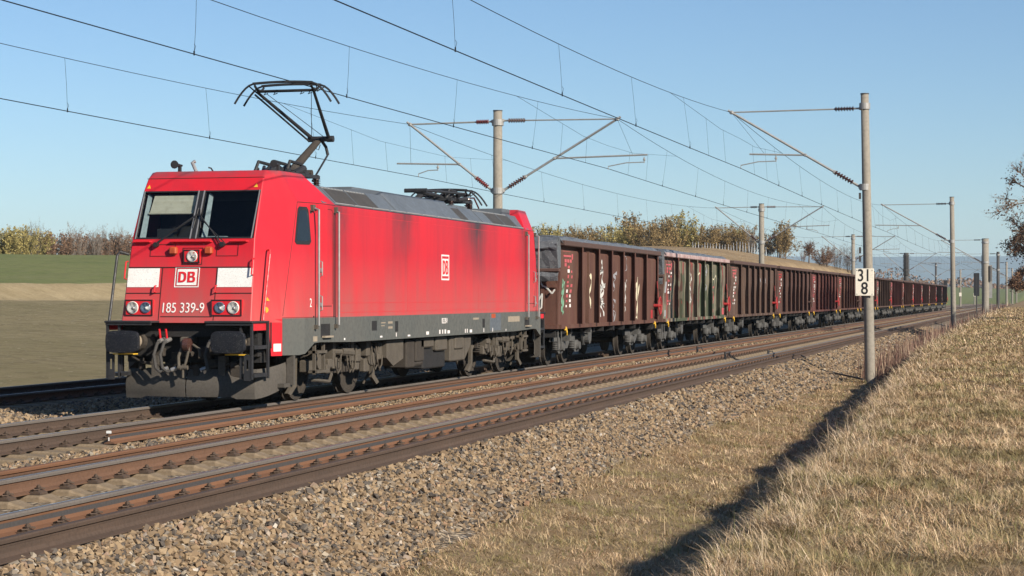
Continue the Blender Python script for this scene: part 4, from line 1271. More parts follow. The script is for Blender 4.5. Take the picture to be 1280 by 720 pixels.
# --- pantographs
def insulator(mb, x, y, z, h, r, mi=0):
    n = 5
    prof = []
    for k in range(n):
        z0 = h * k / n
        prof += [(z0, r*.55), (z0 + h/n*.45, r), (z0 + h/n*.6, r*.55)]
    prof.append((h, r*.5))
    mb.lathe(prof, (x, y, z), 'Z', 10, mi)
def panto_base(root, v0, v1):
    mb = MB()
    for u in (-.42, .42):
        for v in (v0, v1): mb = MB(); insulator(mb, u, v, 3.66, .15, .085); mb.build("insulator", M['insul'], root)
    mb = MB()
    for u in (-.42, .42): mb.box((u - .035, v0 - .1, 3.81), (u + .035, v1 + .1, 3.87))
    for v in (v0, v1, (v0 + v1)/2): mb.box((-.46, v - .04, 3.82), (.46, v + .04, 3.88))
    r_ = random.Random(int(v0 * 10))
    for k in range(12):
        u, v = r_.uniform(-.5, .5), v0 - .1 + (v1 - v0) * r_.random()
        mb.cyl((u, v, 3.84), (u + r_.uniform(-.1, .1), v + r_.uniform(.15, .45), 3.88 + r_.uniform(0, .14)), r_.uniform(.03, .07), n=8)
    for u in (-.3, 0, .28):
        mb.tube([(u, v0 + .1, 3.88), (u + .05, v0 + .15, 4.06), (u + .1, v0 + .55, 4.03), (u + .08, v0 + .75, 3.88)], .030)
    mb.build("base_frame", M['black'], root)
def collector(root, v, z, tilt=0.0):
    mb = MB()
    for dv in (-.21, .21):
        pts = []
        for u in np.linspace(-.90, .90, 27):
            a = abs(u)
            drop = 0.02 * (a / .55) ** 2 if a < .55 else 0.02 + .34 * ((a - .55) / .35) ** 1.7
            pts.append((u, v + dv, z - drop))
        core = [p for p in pts if abs(p[0]) < .60]
        mb.tube(pts, .019, 6)
        for i in range(len(core) - 1):
            p, q = core[i], core[i+1]
            mb.add([(p[0], p[1]-.03, p[2]-.01), (q[0], q[1]-.03, q[2]-.01), (q[0], q[1]+.03, q[2]-.01), (p[0], p[1]+.03, p[2]-.01),
                    (p[0], p[1]-.03, p[2]+.025), (q[0], q[1]-.03, q[2]+.025), (q[0], q[1]+.03, q[2]+.025), (p[0], p[1]+.03, p[2]+.025)], [(0,3,2,1), (4,5,6,7), (0,1,5,4), (2,3,7,6)])
    for u in (-.52, .52):
        mb.tube([(u, v - .21, z - .05), (u, v - .1, z - .11), (u, v + .1, z - .11), (u, v + .21, z - .05)], .022)
        mb.tube([(u * 1.2, v - .20, z - .06), (u * 1.1, v, z - .15), (u * 1.2, v + .20, z - .06)], .012)
    mb.tube([(-.55, v, z - .13), (.55, v, z - .13)], .026)
    for u in (-.38, -.2, .3, .45): mb.tube([(u, v, z - .12), (u - .03, v - .05, z - .2), (u + .03, v - .02, z - .17)], .009)
    return mb.build("collector_head", M['black'], root)
pr = MB(); pr.box((-.3, 3.7, 3.64), (.3, 5.1, 3.665))
pant = pr.build("raised_pantograph", M['black'], loco)
panto_base(pant, 3.75, 4.95)
VK, ZK, VH, ZH = 6.20, 4.60, 4.60, 5.48
mb = MB()
mb.tube([(0, 4.75, 3.9), (0, VK, ZK)], [.085, .062], 10)
mb.tube([(-.42, 4.75, 3.9), (.42, 4.75, 3.9)], .06, 8)
mb.build("lower_arm", M['dirt_dark'], pant)
mb = MB()
mb.tube([(-.16, VK - .02, ZK + .02), (.22, VK - .02, ZK + .02)], .05, 8)
mb.cyl((.17, VK, ZK + .02), (.29, VK, ZK + .02), .06, n=10); mb.cyl((-.2, VK, ZK + .02), (-.1, VK, ZK + .02), .055, n=10)
mb.tube([(.06, VK + .02, ZK - .02), (.1, VK + .12, ZK - .12), (.12, VK + .16, ZK - .26)], .03)
mb.tube([(-.02, VK, ZK - .05), (-.05, VK, ZK - .16), (.0, VK, ZK - .18), (.03, VK, ZK - .08)], .009, 5)
mb.build("knee_joint", M['black'], pant)
mb = MB()
mb.tube([(-.12, VK, ZK + .03), (-.56, VH, ZH - .14)], [.036, .026], 8)
mb.tube([(.20, VK, ZK + .03), (.50, VH, ZH - .14)], [.036, .026], 8)
mb.build("upper_arm", M['black'], pant)
mb = MB()
mb.tube([(-.16, VK - .08, ZK - .02), (-.62, VH + .05, ZH - .18)], .017, 6)
mb.tube([(.18, VK - .1, ZK + .02), (-.45, VH + .2, ZH - .16)], .006, 5)
mb.tube([(-.1, VK - .1, ZK + .05), (.42, VH + .1, ZH - .16)], .006, 5)
mb.tube([(.2, 5.35, 3.80), (.12, VK + .16, ZK - .26)], .02, 6)
mb.build("control_rod", M['black'], pant)
collector(pant, VH, ZH)
pr = MB(); pr.box((-.3, 13.0, 3.64), (.3, 14.8, 3.665))
pant2 = pr.build("folded_pantograph", M['black'], loco)
panto_base(pant2, 13.3, 14.8)
mb = MB()
mb.tube([(0, 14.2, 3.92), (0, 12.1, 3.98)], .05, 8); mb.tube([(-.1, 12.1, 3.99), (-.5, 14.1, 4.00)], .03); mb.tube([(.1, 12.1, 3.99), (.5, 14.1, 4.00)], .03)
mb.tube([(-.25, 12.1, 3.98), (.25, 12.1, 3.98)], .045, 8)
mb.build("folded_arm", M['black'], pant2)
collector(pant2, 14.3, 4.10)
mb = MB(); insulator(mb, .2, 15.4, 3.66, .3, .1); mb.tube([(.2, 15.4, 3.97), (.2, 15.9, 4.0), (.2, 16.3, 3.78)], .02); mb.cyl((.2, 15.4, 3.7), (.2, 15.4, 3.73), .2, n=12)
mb.build("bushing", M['insul'], roof)

# --- front and rear ends: headstock, buffers, couplings, steps, plough
def end_gear(V, d, front):
    def bx(mb, a, b, mi=0, w=None):
        va, vb = sorted((V(a[1]), V(b[1])))
        if w: mb.bbox((a[0], va, a[2]), (b[0], vb, b[2]), w, mi)
        else: mb.box((a[0], va, a[2]), (b[0], vb, b[2]), mi)
    def p(u, v, z): return (u, V(v), z)
    mb = MB()
    bx(mb, (-1.12, .60, .70), (1.12, .86, 1.315))
    bx(mb, (-1.12, .44, 1.10), (1.12, .60, 1.30))
    for s in (-1, 1): bx(mb, (s*.875 - .26, .46, .80), (s*.875 + .26, .60, 1.26))
    mb.build("headstock", M['soot'], loco)
    for s in (-1, 1):
        mb = MB()
        bx(mb, (min(s*.44, s*1.235), .0, 1.318), (max(s*.44, s*1.235), .70, 1.352), w=.008)
        bx(mb, (min(s*.46, s*1.22), .02, 1.285), (max(s*.46, s*1.22), .06, 1.318))
        mb.build("step_platform", M['black'], loco)
        # buffer: sleeve, shaft and broad plate
        mb = MB()
        c = s*.875; bv = -.12
        mb.cyl(p(c, .50, 1.03), p(c, .36, 1.03), .17, .15, 16, 1); mb.cyl(p(c, .38, 1.03), p(c, .02, 1.03), .115, .10, 16, 2)
        mb.cyl(p(c, .10, 1.03), p(c, -.075, 1.03), .10, .165, 16, 2)
        pts = []
        for k in range(28):
            t = 2*math.pi*k/28
            cu, cz = math.cos(t), math.sin(t)
            pts.append((.282*math.copysign(abs(cu)**.42, cu), .172*math.copysign(abs(cz)**.5, cz)))
        rings = [(.05, 1.0), (.01, 1.0), (-.012, .965), (-.022, .6), (-.024, .0001)]
        vs = [p(c + a*k, v + bv, 1.03 + b*k) for v, k in rings for a, b in pts]
        n = len(pts)
        fs = [(i*n+k, i*n+(k+1)%n, (i+1)*n+(k+1)%n, (i+1)*n+k) for i in range(len(rings)-1) for k in range(n)] + [tuple(range(n))]
        mb.add(vs, fs, 0)
        mb.build("buffer", [M['buffer'], M['dirt_dark'], M['beige']], loco)
        mb = MB(); bx(mb, (c - .10 if s > 0 else c - .22, .02, .828), (c + .22 if s > 0 else c + .12, .2, .845))
        mb.build("yellow_lever", M['yellow'], loco)
        # side step ladder below the platform corner
        mb = MB()
        for v, u in ((.06, 1.215), (.64, 1.245)): bx(mb, (min(s*(u-.03), s*u), v - .03, .46), (max(s*(u-.03), s*u), v + .03, 1.318))
        for z in (.94, .51): bx(mb, (min(s*1.0, s*1.235), .08, z - .02), (max(s*1.0, s*1.235), .62, z + .035))
        bx(mb, (min(s*1.0, s*1.03), .06, .46), (max(s*1.0, s*1.03), .12, 1.3))
        mb.build("corner_step", M['black'], loco)
        mb = MB(); bx(mb, (min(s*1.195, s*1.21), .10, 1.205), (max(s*1.195, s*1.21), .66, 1.317)); mb.build("step_header", M['red_plain'], loco)
        if not front: continue
        # hand rail of the corner
        mb = MB()
        top = 2.43
        if s < 0: mb.tube([p(-1.08, .56, top - .04), p(-1.20, .48, top), p(-1.225, .44, top - .06), p(-1.225, .16, 1.34)], .022, 8)
        else: mb.tube([p(1.16, .80, top + .02), p(1.225, .74, top + .02), p(1.235, .71, top - .05), p(1.225, .46, 1.36)], .017, 8)
        mb.build("corner_handrail", M['black'] if s < 0 else M['red_plain'], loco)
    # coupling hook with screw link hung up
    mb = MB()
    bx(mb, (-.13, .36, 1.0), (.08, .60, 1.10), 0, .02)
    mb.cyl(p(.03, .20, .98), p(.12, .20, .98), .105, n=16, mi=1); mb.cyl(p(-.02, .22, .99), p(.03, .22, .99), .075, n=12, mi=0)
    mb.tube([p(.08, .20, 1.03), p(.11, .17, .9), p(.07, .16, .72), p(.03, .16, .62)], .022, 8, 0)
    mb.tube([p(-.02, .20, .93), p(-.06, .17, .8), p(-.05, .16, .66), p(0, .15, .60)], .026, 8, 0)
    mb.cyl(p(-.06, .16, .63), p(.10, .16, .63), .035, n=10); mb.cyl(p(.02, .16, .68), p(.02, .16, .47), .02, n=8)
    mb.tube([p(.15, .25, .98), p(.26, .22, .92), p(.29, .2, .8)], .022, 8)
    mb.build("screw_coupling", [M['dirt'], M['insul']], loco)
    for u0, u1 in ((-.44, -.30), (-.33, -.16), (.42, .33)):
        mb = MB()
        mb.tube([p(u0, .44, 1.06), p(u0 - .01, .24, 1.0), p(u0 - .04, .18, .82), p(u0, .17, .62), p((u0 + u1)/2, .17, .56), p(u1, .2, .60)], .026, 8, 0)
        mb.cyl(p(u0, .46, 1.06), p(u0 - .005, .30, 1.03), .035, n=8, mi=1); mb.cyl(p(u1 - .03, .19, .59), p(u1 + .05, .21, .62), .034, n=8, mi=1)
        h = mb.build("brake_hose", [M['rubber'], M['steel']], loco)
        if u0 < 0:
            t_ = MB(); t_.cyl(p(u0 - .02, .38, 1.08), p(u0 - .02, .34, 1.22), .018, n=8); t_.build("stopcock_lever", M['red_plain'], h)
    mb = MB()
    r_ = random.Random(5)
    for k in range(16):
        u, z, v = r_.uniform(-.95, .95), r_.uniform(.55, .95), r_.uniform(.40, .58)
        w, hh = r_.uniform(.04, .12), r_.uniform(.04, .12)
        bx(mb, (u - w, v - .06, z - hh), (u + w, v + .05, z + hh), 0, .015)
    mb.tube([p(-1.0, .5, .78), p(-.8, .42, .7), p(-.5, .42, .66), p(.2, .44, .62), p(.9, .46, .7)], .025, 6)
    mb.build("front_pipework", M['dirt_dark'], loco)
    for s in (-1, 1):
        mb = MB()
        u0, u1 = sorted((s*.95, s*1.06))
        bx(mb, (min(s*1.08, s*1.19), .03, .44), (max(s*1.08, s*1.19), .06, .60)); bx(mb, (min(s*1.08, s*1.19), .03, .76), (max(s*1.08, s*1.19), .06, .84))
        bx(mb, (min(s*1.08, s*1.115), .03, .60), (max(s*1.08, s*1.115), .06, .76)); bx(mb, (min(s*1.155, s*1.19), .03, .60), (max(s*1.155, s*1.19), .06, .76))
        mb.build("lifting_lug", M['black'], loco)
    # snow plough in two curved halves meeting at a small gap
    for s in (-1, 1):
        rows = []
        for z, dv in ((.60, .11), (.56, .08), (.52, .055), (.48, .034), (.44, .018), (.40, .006), (.36, -.001), (.32, -.004), (.28, -.003), (.24, .002), (.20, .010), (.17, .018)):
            row = []
            for t in np.linspace(0, 1, 22):
                if t < .72:
                    u = .012 + 1.08 * (t / .72); v = .30 + .16 * (t / .72) ** 1.6; zz = z
                else:
                    k = (t - .72) / .28
                    u = 1.092 + .22 * math.sin(k * 1.4); v = .46 + .95 * k; zz = z + .24 * k ** 1.5 * (1 if z < .5 else .6)
                row.append(p(s*u, v + dv, zz - (.03 if t > .5 and z < .2 else 0)))
            rows.append(row)
        mb = MB(); mb.sheet(rows, (0, .02 * d, 0)); pl = mb.build("snow_plough", M['plow'], loco)
        mb = MB()
        bx(mb, (min(s*.5, s*.62), .4, .5), (max(s*.5, s*.62), .55, .8), 0)
        mb.build("plough_bracket", M['plow'], pl); mb = MB()
        bx(mb, (min(s*1.30, s*1.42), 1.25, .33), (max(s*1.30, s*1.42), 1.32, .80), 0)
        bx(mb, (min(s*1.18, s*1.36), 1.0, .30), (max(s*1.18, s*1.36), 1.35, .36), 0)
        mb.build("plough_bracket", M['plow'], pl)
end_gear(lambda v: v, 1, True); end_gear(lambda v: VL - v, -1, False)

# --- bogies
def wheel_mb(u, v, r, tread=.135, s=1):
    mb = MB()
    a = u - s*.0
    prof = [(-.07, r + .028), (-.045, r + .028), (-.03, r), (.065, r - .004), (.068, r - .07), (.045, r - .085), (.02, r*.55), (.03, r*.30), (.07, r*.27), (.075, r*.12), (.078, 0)]
    mb.lathe([(s*o, rr) for o, rr in prof], (u, v, r), 'X', 40)
    return mb
def loco_bogie(vc):
    mb = MB()
    for s in (-1, 1):
        # bent side frame
        poly = [(vc - 1.75, .62), (vc - 1.75, .76), (vc - .75, .78), (vc - .45, .60), (vc + .45, .60), (vc + .75, .78), (vc + 1.75, .76), (vc + 1.75, .62), (vc + .85, .60), (vc + .5, .42), (vc - .5, .42), (vc - .85, .60)]
        mb.prism(poly, 'X', s*.98, s*1.12)
    for v in (vc - .2, vc + .2): mb.box((-.98, v - .08, .5), (.98, v + .08, .72))
    bog = mb.build("bogie", M['dirt_dark'], loco)
    for v in (vc - 1.3, vc + 1.3):
        for s in (-1, 1):
            wheel_mb(s*.755, v, .625, s=s).build("wheel", [M['dirt_dark']], bog, smooth=False)
            q = MB()
            q.cyl((s*.99, v, .625), (s*1.20, v, .625), .20, .16, 16); q.bbox((min(s*.98, s*1.17), v - .22, .48), (max(s*.98, s*1.17), v + .22, .80), .05)
            q.cyl((s*1.17, v, .64), (s*1.24, v, .64), .13, n=14)
            q.build("axle_box", M['dirt'], bog)
            for dv in (-.30, .30):
                c = MB()
                for k in range(6): c.lathe([(0, .075), (.015, .095), (.03, .075)], (s*1.06, v + dv, .52 + k*.042), 'Z', 12)
                c.build("axle_spring", M['dirt_dark'], bog)
        q = MB(); q.cyl((-.72, v, .625), (.72, v, .625), .1, n=12); q.build("axle", M['dirt_dark'], bog)
    for s in (-1, 1):
        q = MB()
        for dv in (-.3, .3):
            for k in range(7): q.lathe([(0, .10), (.02, .125), (.04, .10)], (s*1.10, vc + dv, .60 + k*.048), 'Z', 14)
        q.build("flexicoil_spring", M['dirt'], bog)
        q = MB()
        q.cyl((s*1.25, vc - .75, .80), (s*1.25, vc + .15, .76), .055, n=10); q.cyl((s*1.25, vc - .35, .79), (s*1.25, vc + .2, .76), .078, n=10)
        q.box((min(s*1.15, s*1.29), vc - .82, .66), (max(s*1.15, s*1.29), vc - .68, .95)); q.box((min(s*1.15, s*1.29), vc + .12, .62), (max(s*1.15, s*1.29), vc + .26, .95))
        q.build("yaw_damper", M['dirt'], bog)
        r_ = random.Random(int(vc * 10))
        q = MB()
        for k in range(18):
            v = vc + r_.uniform(-1.9, 1.9); z = r_.uniform(.50, .92); w = r_.uniform(.05, .16); hh = r_.uniform(.05, .15)
            q.bbox((min(s*1.10, s*(1.18 + .1*r_.random())), v - w, z - hh), (max(s*1.10, s*(1.2 + .1*r_.random())), v + w, z + hh), .02)
        for k in range(5):
            v = vc + r_.uniform(-1.6, 1.6)
            q.tube([(s*1.28, v, .9), (s*1.30, v + .05, .55), (s*1.29, v + .18, .42), (s*1.28, v + .34, .50), (s*1.27, v + .42, .88)], .014, 6)
        q.tube([(s*1.25, vc - 1.7, .36), (s*1.25, vc - .9, .30), (s*1.22, vc - .7, .42)], .03, 6)
        q.build("brake_gear", M['dirt'], bog)
        # sanding pipe and guard iron
        for e in (-1, 1):
            q = MB()
            q.prism([(vc + e*1.88, .80), (vc + e*1.98, .80), (vc + e*2.05, .30), (vc + e*2.3, .16), (vc + e*2.16, .12), (vc + e*1.90, .26)], 'X', s*1.0, s*1.06)
            q.tube([(s*1.02, vc + e*1.5, .85), (s*1.04, vc + e*2.0, .5), (s*.86, vc + e*1.98, .14)], .022, 6)
            q.build("guard_iron", M['dirt'], bog)
loco_bogie(4.23); loco_bogie(VL + .3 - 4.23)
# boxes, ladder and tanks hung under the middle
def under(name, items, mat='dirt'):
    mb = MB()
    for it in items:
        if it[0] == 'b': mb.bbox(it[1], it[2], .025)
        elif it[0] == 't': mb.tube(it[1], it[2], 8)
        elif it[0] == 'p': mb.prism(it[1], 'X', it[2], it[3])
    return mb.build(name, M[mat], loco)
for s in (1, -1):
    a, b = sorted((s*.9, s*1.36))
    under("sand_box", [('p', [(7.05, .93), (6.05, .93), (6.05, .62), (6.45, .46), (7.05, .58)], s*.95, s*1.36)])
    under("compressor_box", [('b', (a, 7.25, .38), (b, 7.75, .9)), ('b', (a, 7.85, .48), (b, 8.35, .92)), ('t', [(s*1.3, 7.3, .42), (s*1.3, 8.3, .46)], .05)], 'dirt_dark')
    under("transformer_tank", [('b', (a - .1, 8.5, .32), (b - s*.08 if s > 0 else b, 10.0, .9))], 'soot')
    under("battery_box", [('b', (a, 8.15, .74), (b, 9.0, .95)), ('b', (a, 9.15, .66), (b, 9.9, .95))])
    under("equipment_case", [('b', (a, 10.1, .42), (b, 11.15, .93)), ('b', (min(s*1.3, s*1.40), 10.35, .66), (max(s*1.3, s*1.40), 10.95, .90)), ('p', [(11.15, .9), (11.6, .9), (11.6, .74), (11.15, .45)], s*.95, s*1.36)])
    under("air_reservoir", [('t', [(s*1.1, 5.75, .7), (s*1.1, 6.0, .7)], .16)], 'dirt_dark')
    for v in (2.22, 15.55):
        mb = MB()
        for dv in (0, .42): mb.box((min(s*1.37, s*1.42), v + dv, .46), (max(s*1.37, s*1.42), v + dv + .04, .98))
        for z in (.48, .80): mb.box((min(s*1.30, s*1.46), v, z), (max(s*1.30, s*1.46), v + .46, z + .045))
        mb.build("cab_ladder", M['dirt'], loco)

# ------------------------------------------------------------------ freight wagons
def wagon_mat(name, c1, c2, rust):
    t = NT(name)
    n1 = t.noise(1.1, 7, 0.65); vert = t.noise(3.0, 6, 0.7, t.mapped((1, 1, 0.10))); fine = t.noise(18, 5, 0.7)
    col = t.mix(t.ramp(n1, [(0.3, 0.0), (0.7, 1.0)]), c1, c2)
    col = t.mix(t.ramp(vert, [(0.46, 0.0), (0.68, 0.75)]), col, rust)
    col = t.mix(t.ramp(fine, [(0.54, 0.0), (0.72, 0.65)]), col, tuple(c * 0.4 for c in c1[:3]))
    t.color(col); t.rough(0.8); t.spec(0.2); t.bump(fine, 0.15, 0.01)
    return t.m
WB = [wagon_mat("wagon_brown_a", (0.108, 0.050, 0.038), (0.078, 0.038, 0.030), (0.13, 0.078, 0.056)),
      wagon_mat("wagon_brown_b", (0.090, 0.055, 0.043), (0.070, 0.043, 0.035), (0.165, 0.115, 0.083)),
      wagon_mat("wagon_brown_c", (0.105, 0.038, 0.034), (0.080, 0.034, 0.030), (0.14, 0.066, 0.052)),
      wagon_mat("wagon_brown_d", (0.085, 0.045, 0.036), (0.068, 0.038, 0.032), (0.12, 0.072, 0.055)),
      wagon_mat("wagon_dark", (0.042, 0.026, 0.023), (0.034, 0.022, 0.020), (0.06, 0.035, 0.028))]
def patch_mat():
    """brown steel with big overpainted patches of green, grey-green and dull red"""
    t = NT("wagon_green_patches")
    vec = t.mapped((1, 0.9, 0.55))
    n1 = t.noise(1.0, 3, 0.5, vec); n2 = t.noise(1.7, 3, 0.5, t.mapped((1, 1.6, 0.5))); fine = t.noise(16, 5, 0.7)
    col = t.mix(t.ramp(n1, [(0.50, 0.0), (0.52, 1.0)]), (0.105, 0.060, 0.048), (0.062, 0.072, 0.046))
    col = t.mix(t.ramp(n2, [(0.52, 0.0), (0.54, 1.0)]), col, (0.16, 0.15, 0.11))
    col = t.mix(t.ramp(t.noise(2.3, 2, 0.5, t.mapped((1, 1.2, 0.4))), [(0.62, 0.0), (0.64, 0.9)]), col, (0.24, 0.05, 0.045))
    col = t.mix(t.ramp(t.noise(3.0, 6, 0.7, t.mapped((1, 1, 0.1))), [(0.55, 0.0), (0.75, 0.6)]), col, (0.09, 0.055, 0.045))
    col = t.mix(t.ramp(fine, [(0.58, 0.0), (0.74, 0.5)]), col, (0.04, 0.03, 0.025))
    t.color(col); t.rough(0.8); t.spec(0.2)
    return t.m
M['patches'] = patch_mat()
M['tarp'] = weathered("grey_tarpaulin", (0.115, 0.125, 0.135), (0.075, 0.080, 0.088), 2.2, 0.45, bump=0.3, speck=(0.36, 0.37, 0.38))
M['brake_red'] = weathered("signal_red_paint", (0.40, 0.025, 0.028), (0.28, 0.025, 0.025), 9, 0.6)
M['rim'] = weathered("wagon_rim_brown", (0.088, 0.050, 0.040), (0.066, 0.040, 0.033), 3, 0.8)
M['rim_checker'] = weathered("rim_pink_white_paint", (0.52, 0.42, 0.40), (0.16, 0.05, 0.045), 2.6, 0.75, stretch=(1, 1.1, 1))
M['scrap'] = weathered("scrap_load", (0.055, 0.045, 0.040), (0.10, 0.075, 0.06), 3, 0.9)
M['spray_white'] = weathered("spray_white", (0.66, 0.66, 0.62), (0.48, 0.48, 0.46), 9, 0.7)
M['spray_cream'] = weathered("spray_cream", (0.70, 0.64, 0.46), (0.60, 0.54, 0.38), 9, 0.7)
M['spray_grey'] = weathered("spray_grey", (0.34, 0.34, 0.36), (0.24, 0.24, 0.26), 6, 0.7)
M['spray_green'] = weathered("spray_green", (0.22, 0.42, 0.28), (0.14, 0.30, 0.2), 9, 0.7)

LW, LP = 14.013, 12.80          # over buffers, body length
YS, YE = .60, .60 + LP
RIBS = [2.62, 4.62, 6.28, 7.86, 9.45, 11.25]
HB = 1.335
PANEL = [(1.02, .0), (1.75, .0), (2.25, .05), (2.84, .05), (2.90, .0), (2.985, .0)]
def panel_x(z): return HB + float(np.interp(z, [q[0] for q in PANEL], [q[1] for q in PANEL]))
def wagon_body_mesh():
    mb = MB()
    for s in (1, -1):
        poly = [(s*(HB + dx), z) for z, dx in PANEL] + [(s*(HB - .05), 2.985), (s*(HB - .05), 1.02)]
        mb.prism(poly, 'Y', YS, YE)
        # bottom sill and upper stiffener
        x0, x1 = sorted((s*(HB - .02), s*(HB + .075)))
        mb.box((x0, YS + .01, .93), (x1, YE - .01, 1.035))
        # ribs: a web plate with a flange that overhangs towards the front of the train
        def rib(y, d=.175, fl=.10):
            x0, x1 = sorted((s*(HB - .01), s*(HB + d - .012)))
            mb.box((x0, y - .008, 1.03), (x1, y + .008, 2.982))
            x0, x1 = sorted((s*(HB + d - .012), s*(HB + d)))
            mb.box((x0, y - fl, 1.0), (x1, y + .02, 2.982))
        for y in RIBS: rib(y)
        rib(YE - .10, .12, .12)
        # middle post and hinges of the side door bay
        mb.box((min(s*HB, s*(HB+.10)), 3.60, 1.03), (max(s*HB, s*(HB+.10)), 3.66, 2.90))
        for y in RIBS[:]:
            mb.box((min(s*HB, s*(HB+.16)), y + .10, 1.25), (max(s*HB, s*(HB+.05)), y + .30, 1.30))
    for y0, y1 in ((YS, YS + .06), (YE - .06, YE)):
        mb.box((-HB + .06, y0, 1.02), (HB - .06, y1, 3.0))
    for e, y in ((-1, YS), (1, YE)):
        for u in (-.95, -.32, .32, .95):
            mb.box((u - .05, min(y, y + e*.09), 1.02), (u + .05, max(y, y + e*.09), 2.96))
        mb.box((-HB, min(y, y + e*.10), .93), (HB, max(y, y + e*.10), 1.03))
        mb.box((-HB + .05, min(y, y + e*.07), 1.95), (HB - .05, max(y, y + e*.07), 2.05))
    mb.box((-HB + .06, YS + .06, 1.02), (HB - .06, YE - .06, 1.10))
    return mb.mesh("wagon_body", WB[0])
def rim_mesh():
    mb = MB()
    for s in (1, -1):
        x0, x1 = sorted((s*(HB - .075), s*(HB + .185)))
        mb.bbox((x0, YS - .03, 2.98), (x1, YE + .03, 3.115), .02)
    for y in (YS, YE):
        mb.bbox((-HB + .08, y - .07, 3.0), (HB - .08, y + .07, 3.11), .02)
    return mb.mesh("top_rim", M['rim'])
def chassis_mesh():
    mb = MB()
    for u in (-.42, .42): mb.box((u - .07, .62, .70), (u + .07, LW - .62, .93))
    mb.box((-1.25, .62, .72), (1.25, .80, .93)); mb.box((-1.25, LW - .80, .72), (1.25, LW - .62, .93))
    for y in (2.52, LW - 2.52, 5.2, 7.0, 8.9): mb.box((-1.22, y - .09, .78), (1.22, y + .09, .93))
    for y in (1.15, 4.0, 5.6, 7.0, 8.4, 10.0, 12.8):
        for s in (1, -1): mb.box((min(s*1.2, s*1.38), y - .05, .80), (max(s*1.2, s*1.38), y + .05, .94))
    mb.cyl((-.9, 6.3, .70), (-.9, 7.6, .70), .19, n=14)
    mb.cyl((.5, 4.9, .72), (.5, 5.7, .72), .14, n=12)
    mb.tube([(-.2, 2.7, .6), (.2, 6, .55), (.2, 11, .6)], .03)
    return mb.mesh("underframe", M['soot'])
def gear_mesh(s):
    mb = MB()
    if True:
        mb.cyl((s*1.16, 4.30, .64), (s*1.30, 4.30, .64), .16, n=14); mb.prism([(3.95, .9), (4.6, .9), (4.42, .45), (4.18, .45)], 'X', s*1.12, s*1.17)
        mb.tube([(s*1.26, 4.1, .9), (s*1.28, 4.25, .6), (s*1.28, 4.45, .55), (s*1.26, 4.6, .9)], .025)
    return mb.mesh("brake_gear", M['bogie_grey'])
def wagon_bogie_mesh():
    mb = MB()
    for s in (1, -1):
        poly = [(-1.25, .60), (-1.20, .72), (-.55, .74), (-.35, .58), (.35, .58), (.55, .74), (1.20, .72), (1.25, .60), (.55, .52), (.40, .40), (-.40, .40), (-.55, .52)]
        mb.prism(poly, 'X', s*.94, s*1.02)
    mb.box((-.98, -.16, .45), (.98, .16, .70)); mb.box((-1.2, -.06, .6), (1.2, .06, .78))
    return mb.mesh("bogie", M['bogie_grey'])
def wagon_wheelset_mesh():
    mb = MB()
    for s in (1, -1):
        mb.add(*[(w.v, w.f) for w in [wheel_mb(s*.755, 0, .46, s=s)]][0])
    mb.cyl((-.75, 0, .46), (.75, 0, .46), .085, n=10)
    return mb.mesh("wheelset", M['dirt_dark'])
def axle_box_mesh(s):
    mb = MB()
    if True:
        mb.bbox((min(s*.96, s*1.16), -.15, .34), (max(s*.96, s*1.16), .15, .60), .04)
        mb.cyl((s*1.14, 0, .46), (s*1.24, 0, .46), .12, .10, 12)
        mb.prism([(-.30, .36), (.30, .36), (.22, .30), (-.22, .30)], 'X', s*.95, s*1.14)
    return mb.mesh("axle_box", M['bogie_grey'])
def coil_mesh(s):
    mb = MB()
    prof = []
    for k in range(5): prof += [(k*.044, .062), (k*.044 + .022, .088)]
    prof.append((.22, .062))
    mb.lathe(prof, (s*1.06, 0, .38), 'Z', 10)
    return mb.mesh("coil_spring", M['bogie_grey'])
def end_buffer_mesh():
    mb = MB()
    mb.cyl((0, .62, 1.0), (0, .25, 1.0), .12, .10, 12); mb.lathe([(.09, 0), (.095, .23), (.06, .23), (.04, .17), (.035, 0)], (0, -.03, 1.0), 'Y', 18); mb.cyl((0, .25, 1.0), (0, .04, 1.0), .075, n=10)
    return mb.mesh("buffer", M['black'])
def handwheel_mesh():
    """red brake wheels on their stand at the wagon corner"""
    mb = MB()
    mb.tube([(HB + .20, 13.15 + .26*math.cos(a), 1.45 + .26*math.sin(a)) for a in np.linspace(0, 2*math.pi, 17)], .018, 6)
    for a in (0, 1.57, 3.14, 4.71): mb.tube([(HB + .20, 13.15, 1.45), (HB + .20, 13.15 + .30*math.cos(a), 1.45 + .30*math.sin(a))], .012, 5)
    mb.cyl((HB, 13.15, 1.45), (HB + .22, 13.15, 1.45), .05, n=8)
    mb.tube([(HB + .10, 13.22, 1.05), (HB + .12, 13.22, 1.8), (HB + .1, 13.15, 2.2)], .011, 5)
    return mb.mesh("brake_wheel", M['brake_red'])
def hook_mesh():
    mb = MB(); mb.bbox((HB + .02, -.04, .88), (HB + .08, .04, 1.0), .02); mb.tube([(HB + .08, 0, .96), (HB + .10, 0, .84), (HB + .09, .04, .78), (HB + .07, .08, .83)], .02)
    return mb.mesh("rope_hook", M['yellow'])
def step_mesh():
    mb = MB(); mb.tube([(1.28, .74, .92), (1.30, .74, .42), (1.30, 1.10, .42), (1.28, 1.10, .92)], .022, 5)
    return mb.mesh("shunter_step", M['bogie_grey'])
W_BODY, W_RIM, W_CH, W_GEAR, W_BOG, W_WS, W_AX = wagon_body_mesh(), rim_mesh(), chassis_mesh(), {s: gear_mesh(s) for s in (1, -1)}, wagon_bogie_mesh(), wagon_wheelset_mesh(), {s: axle_box_mesh(s) for s in (1, -1)}
W_COIL = {s: coil_mesh(s) for s in (1, -1)}
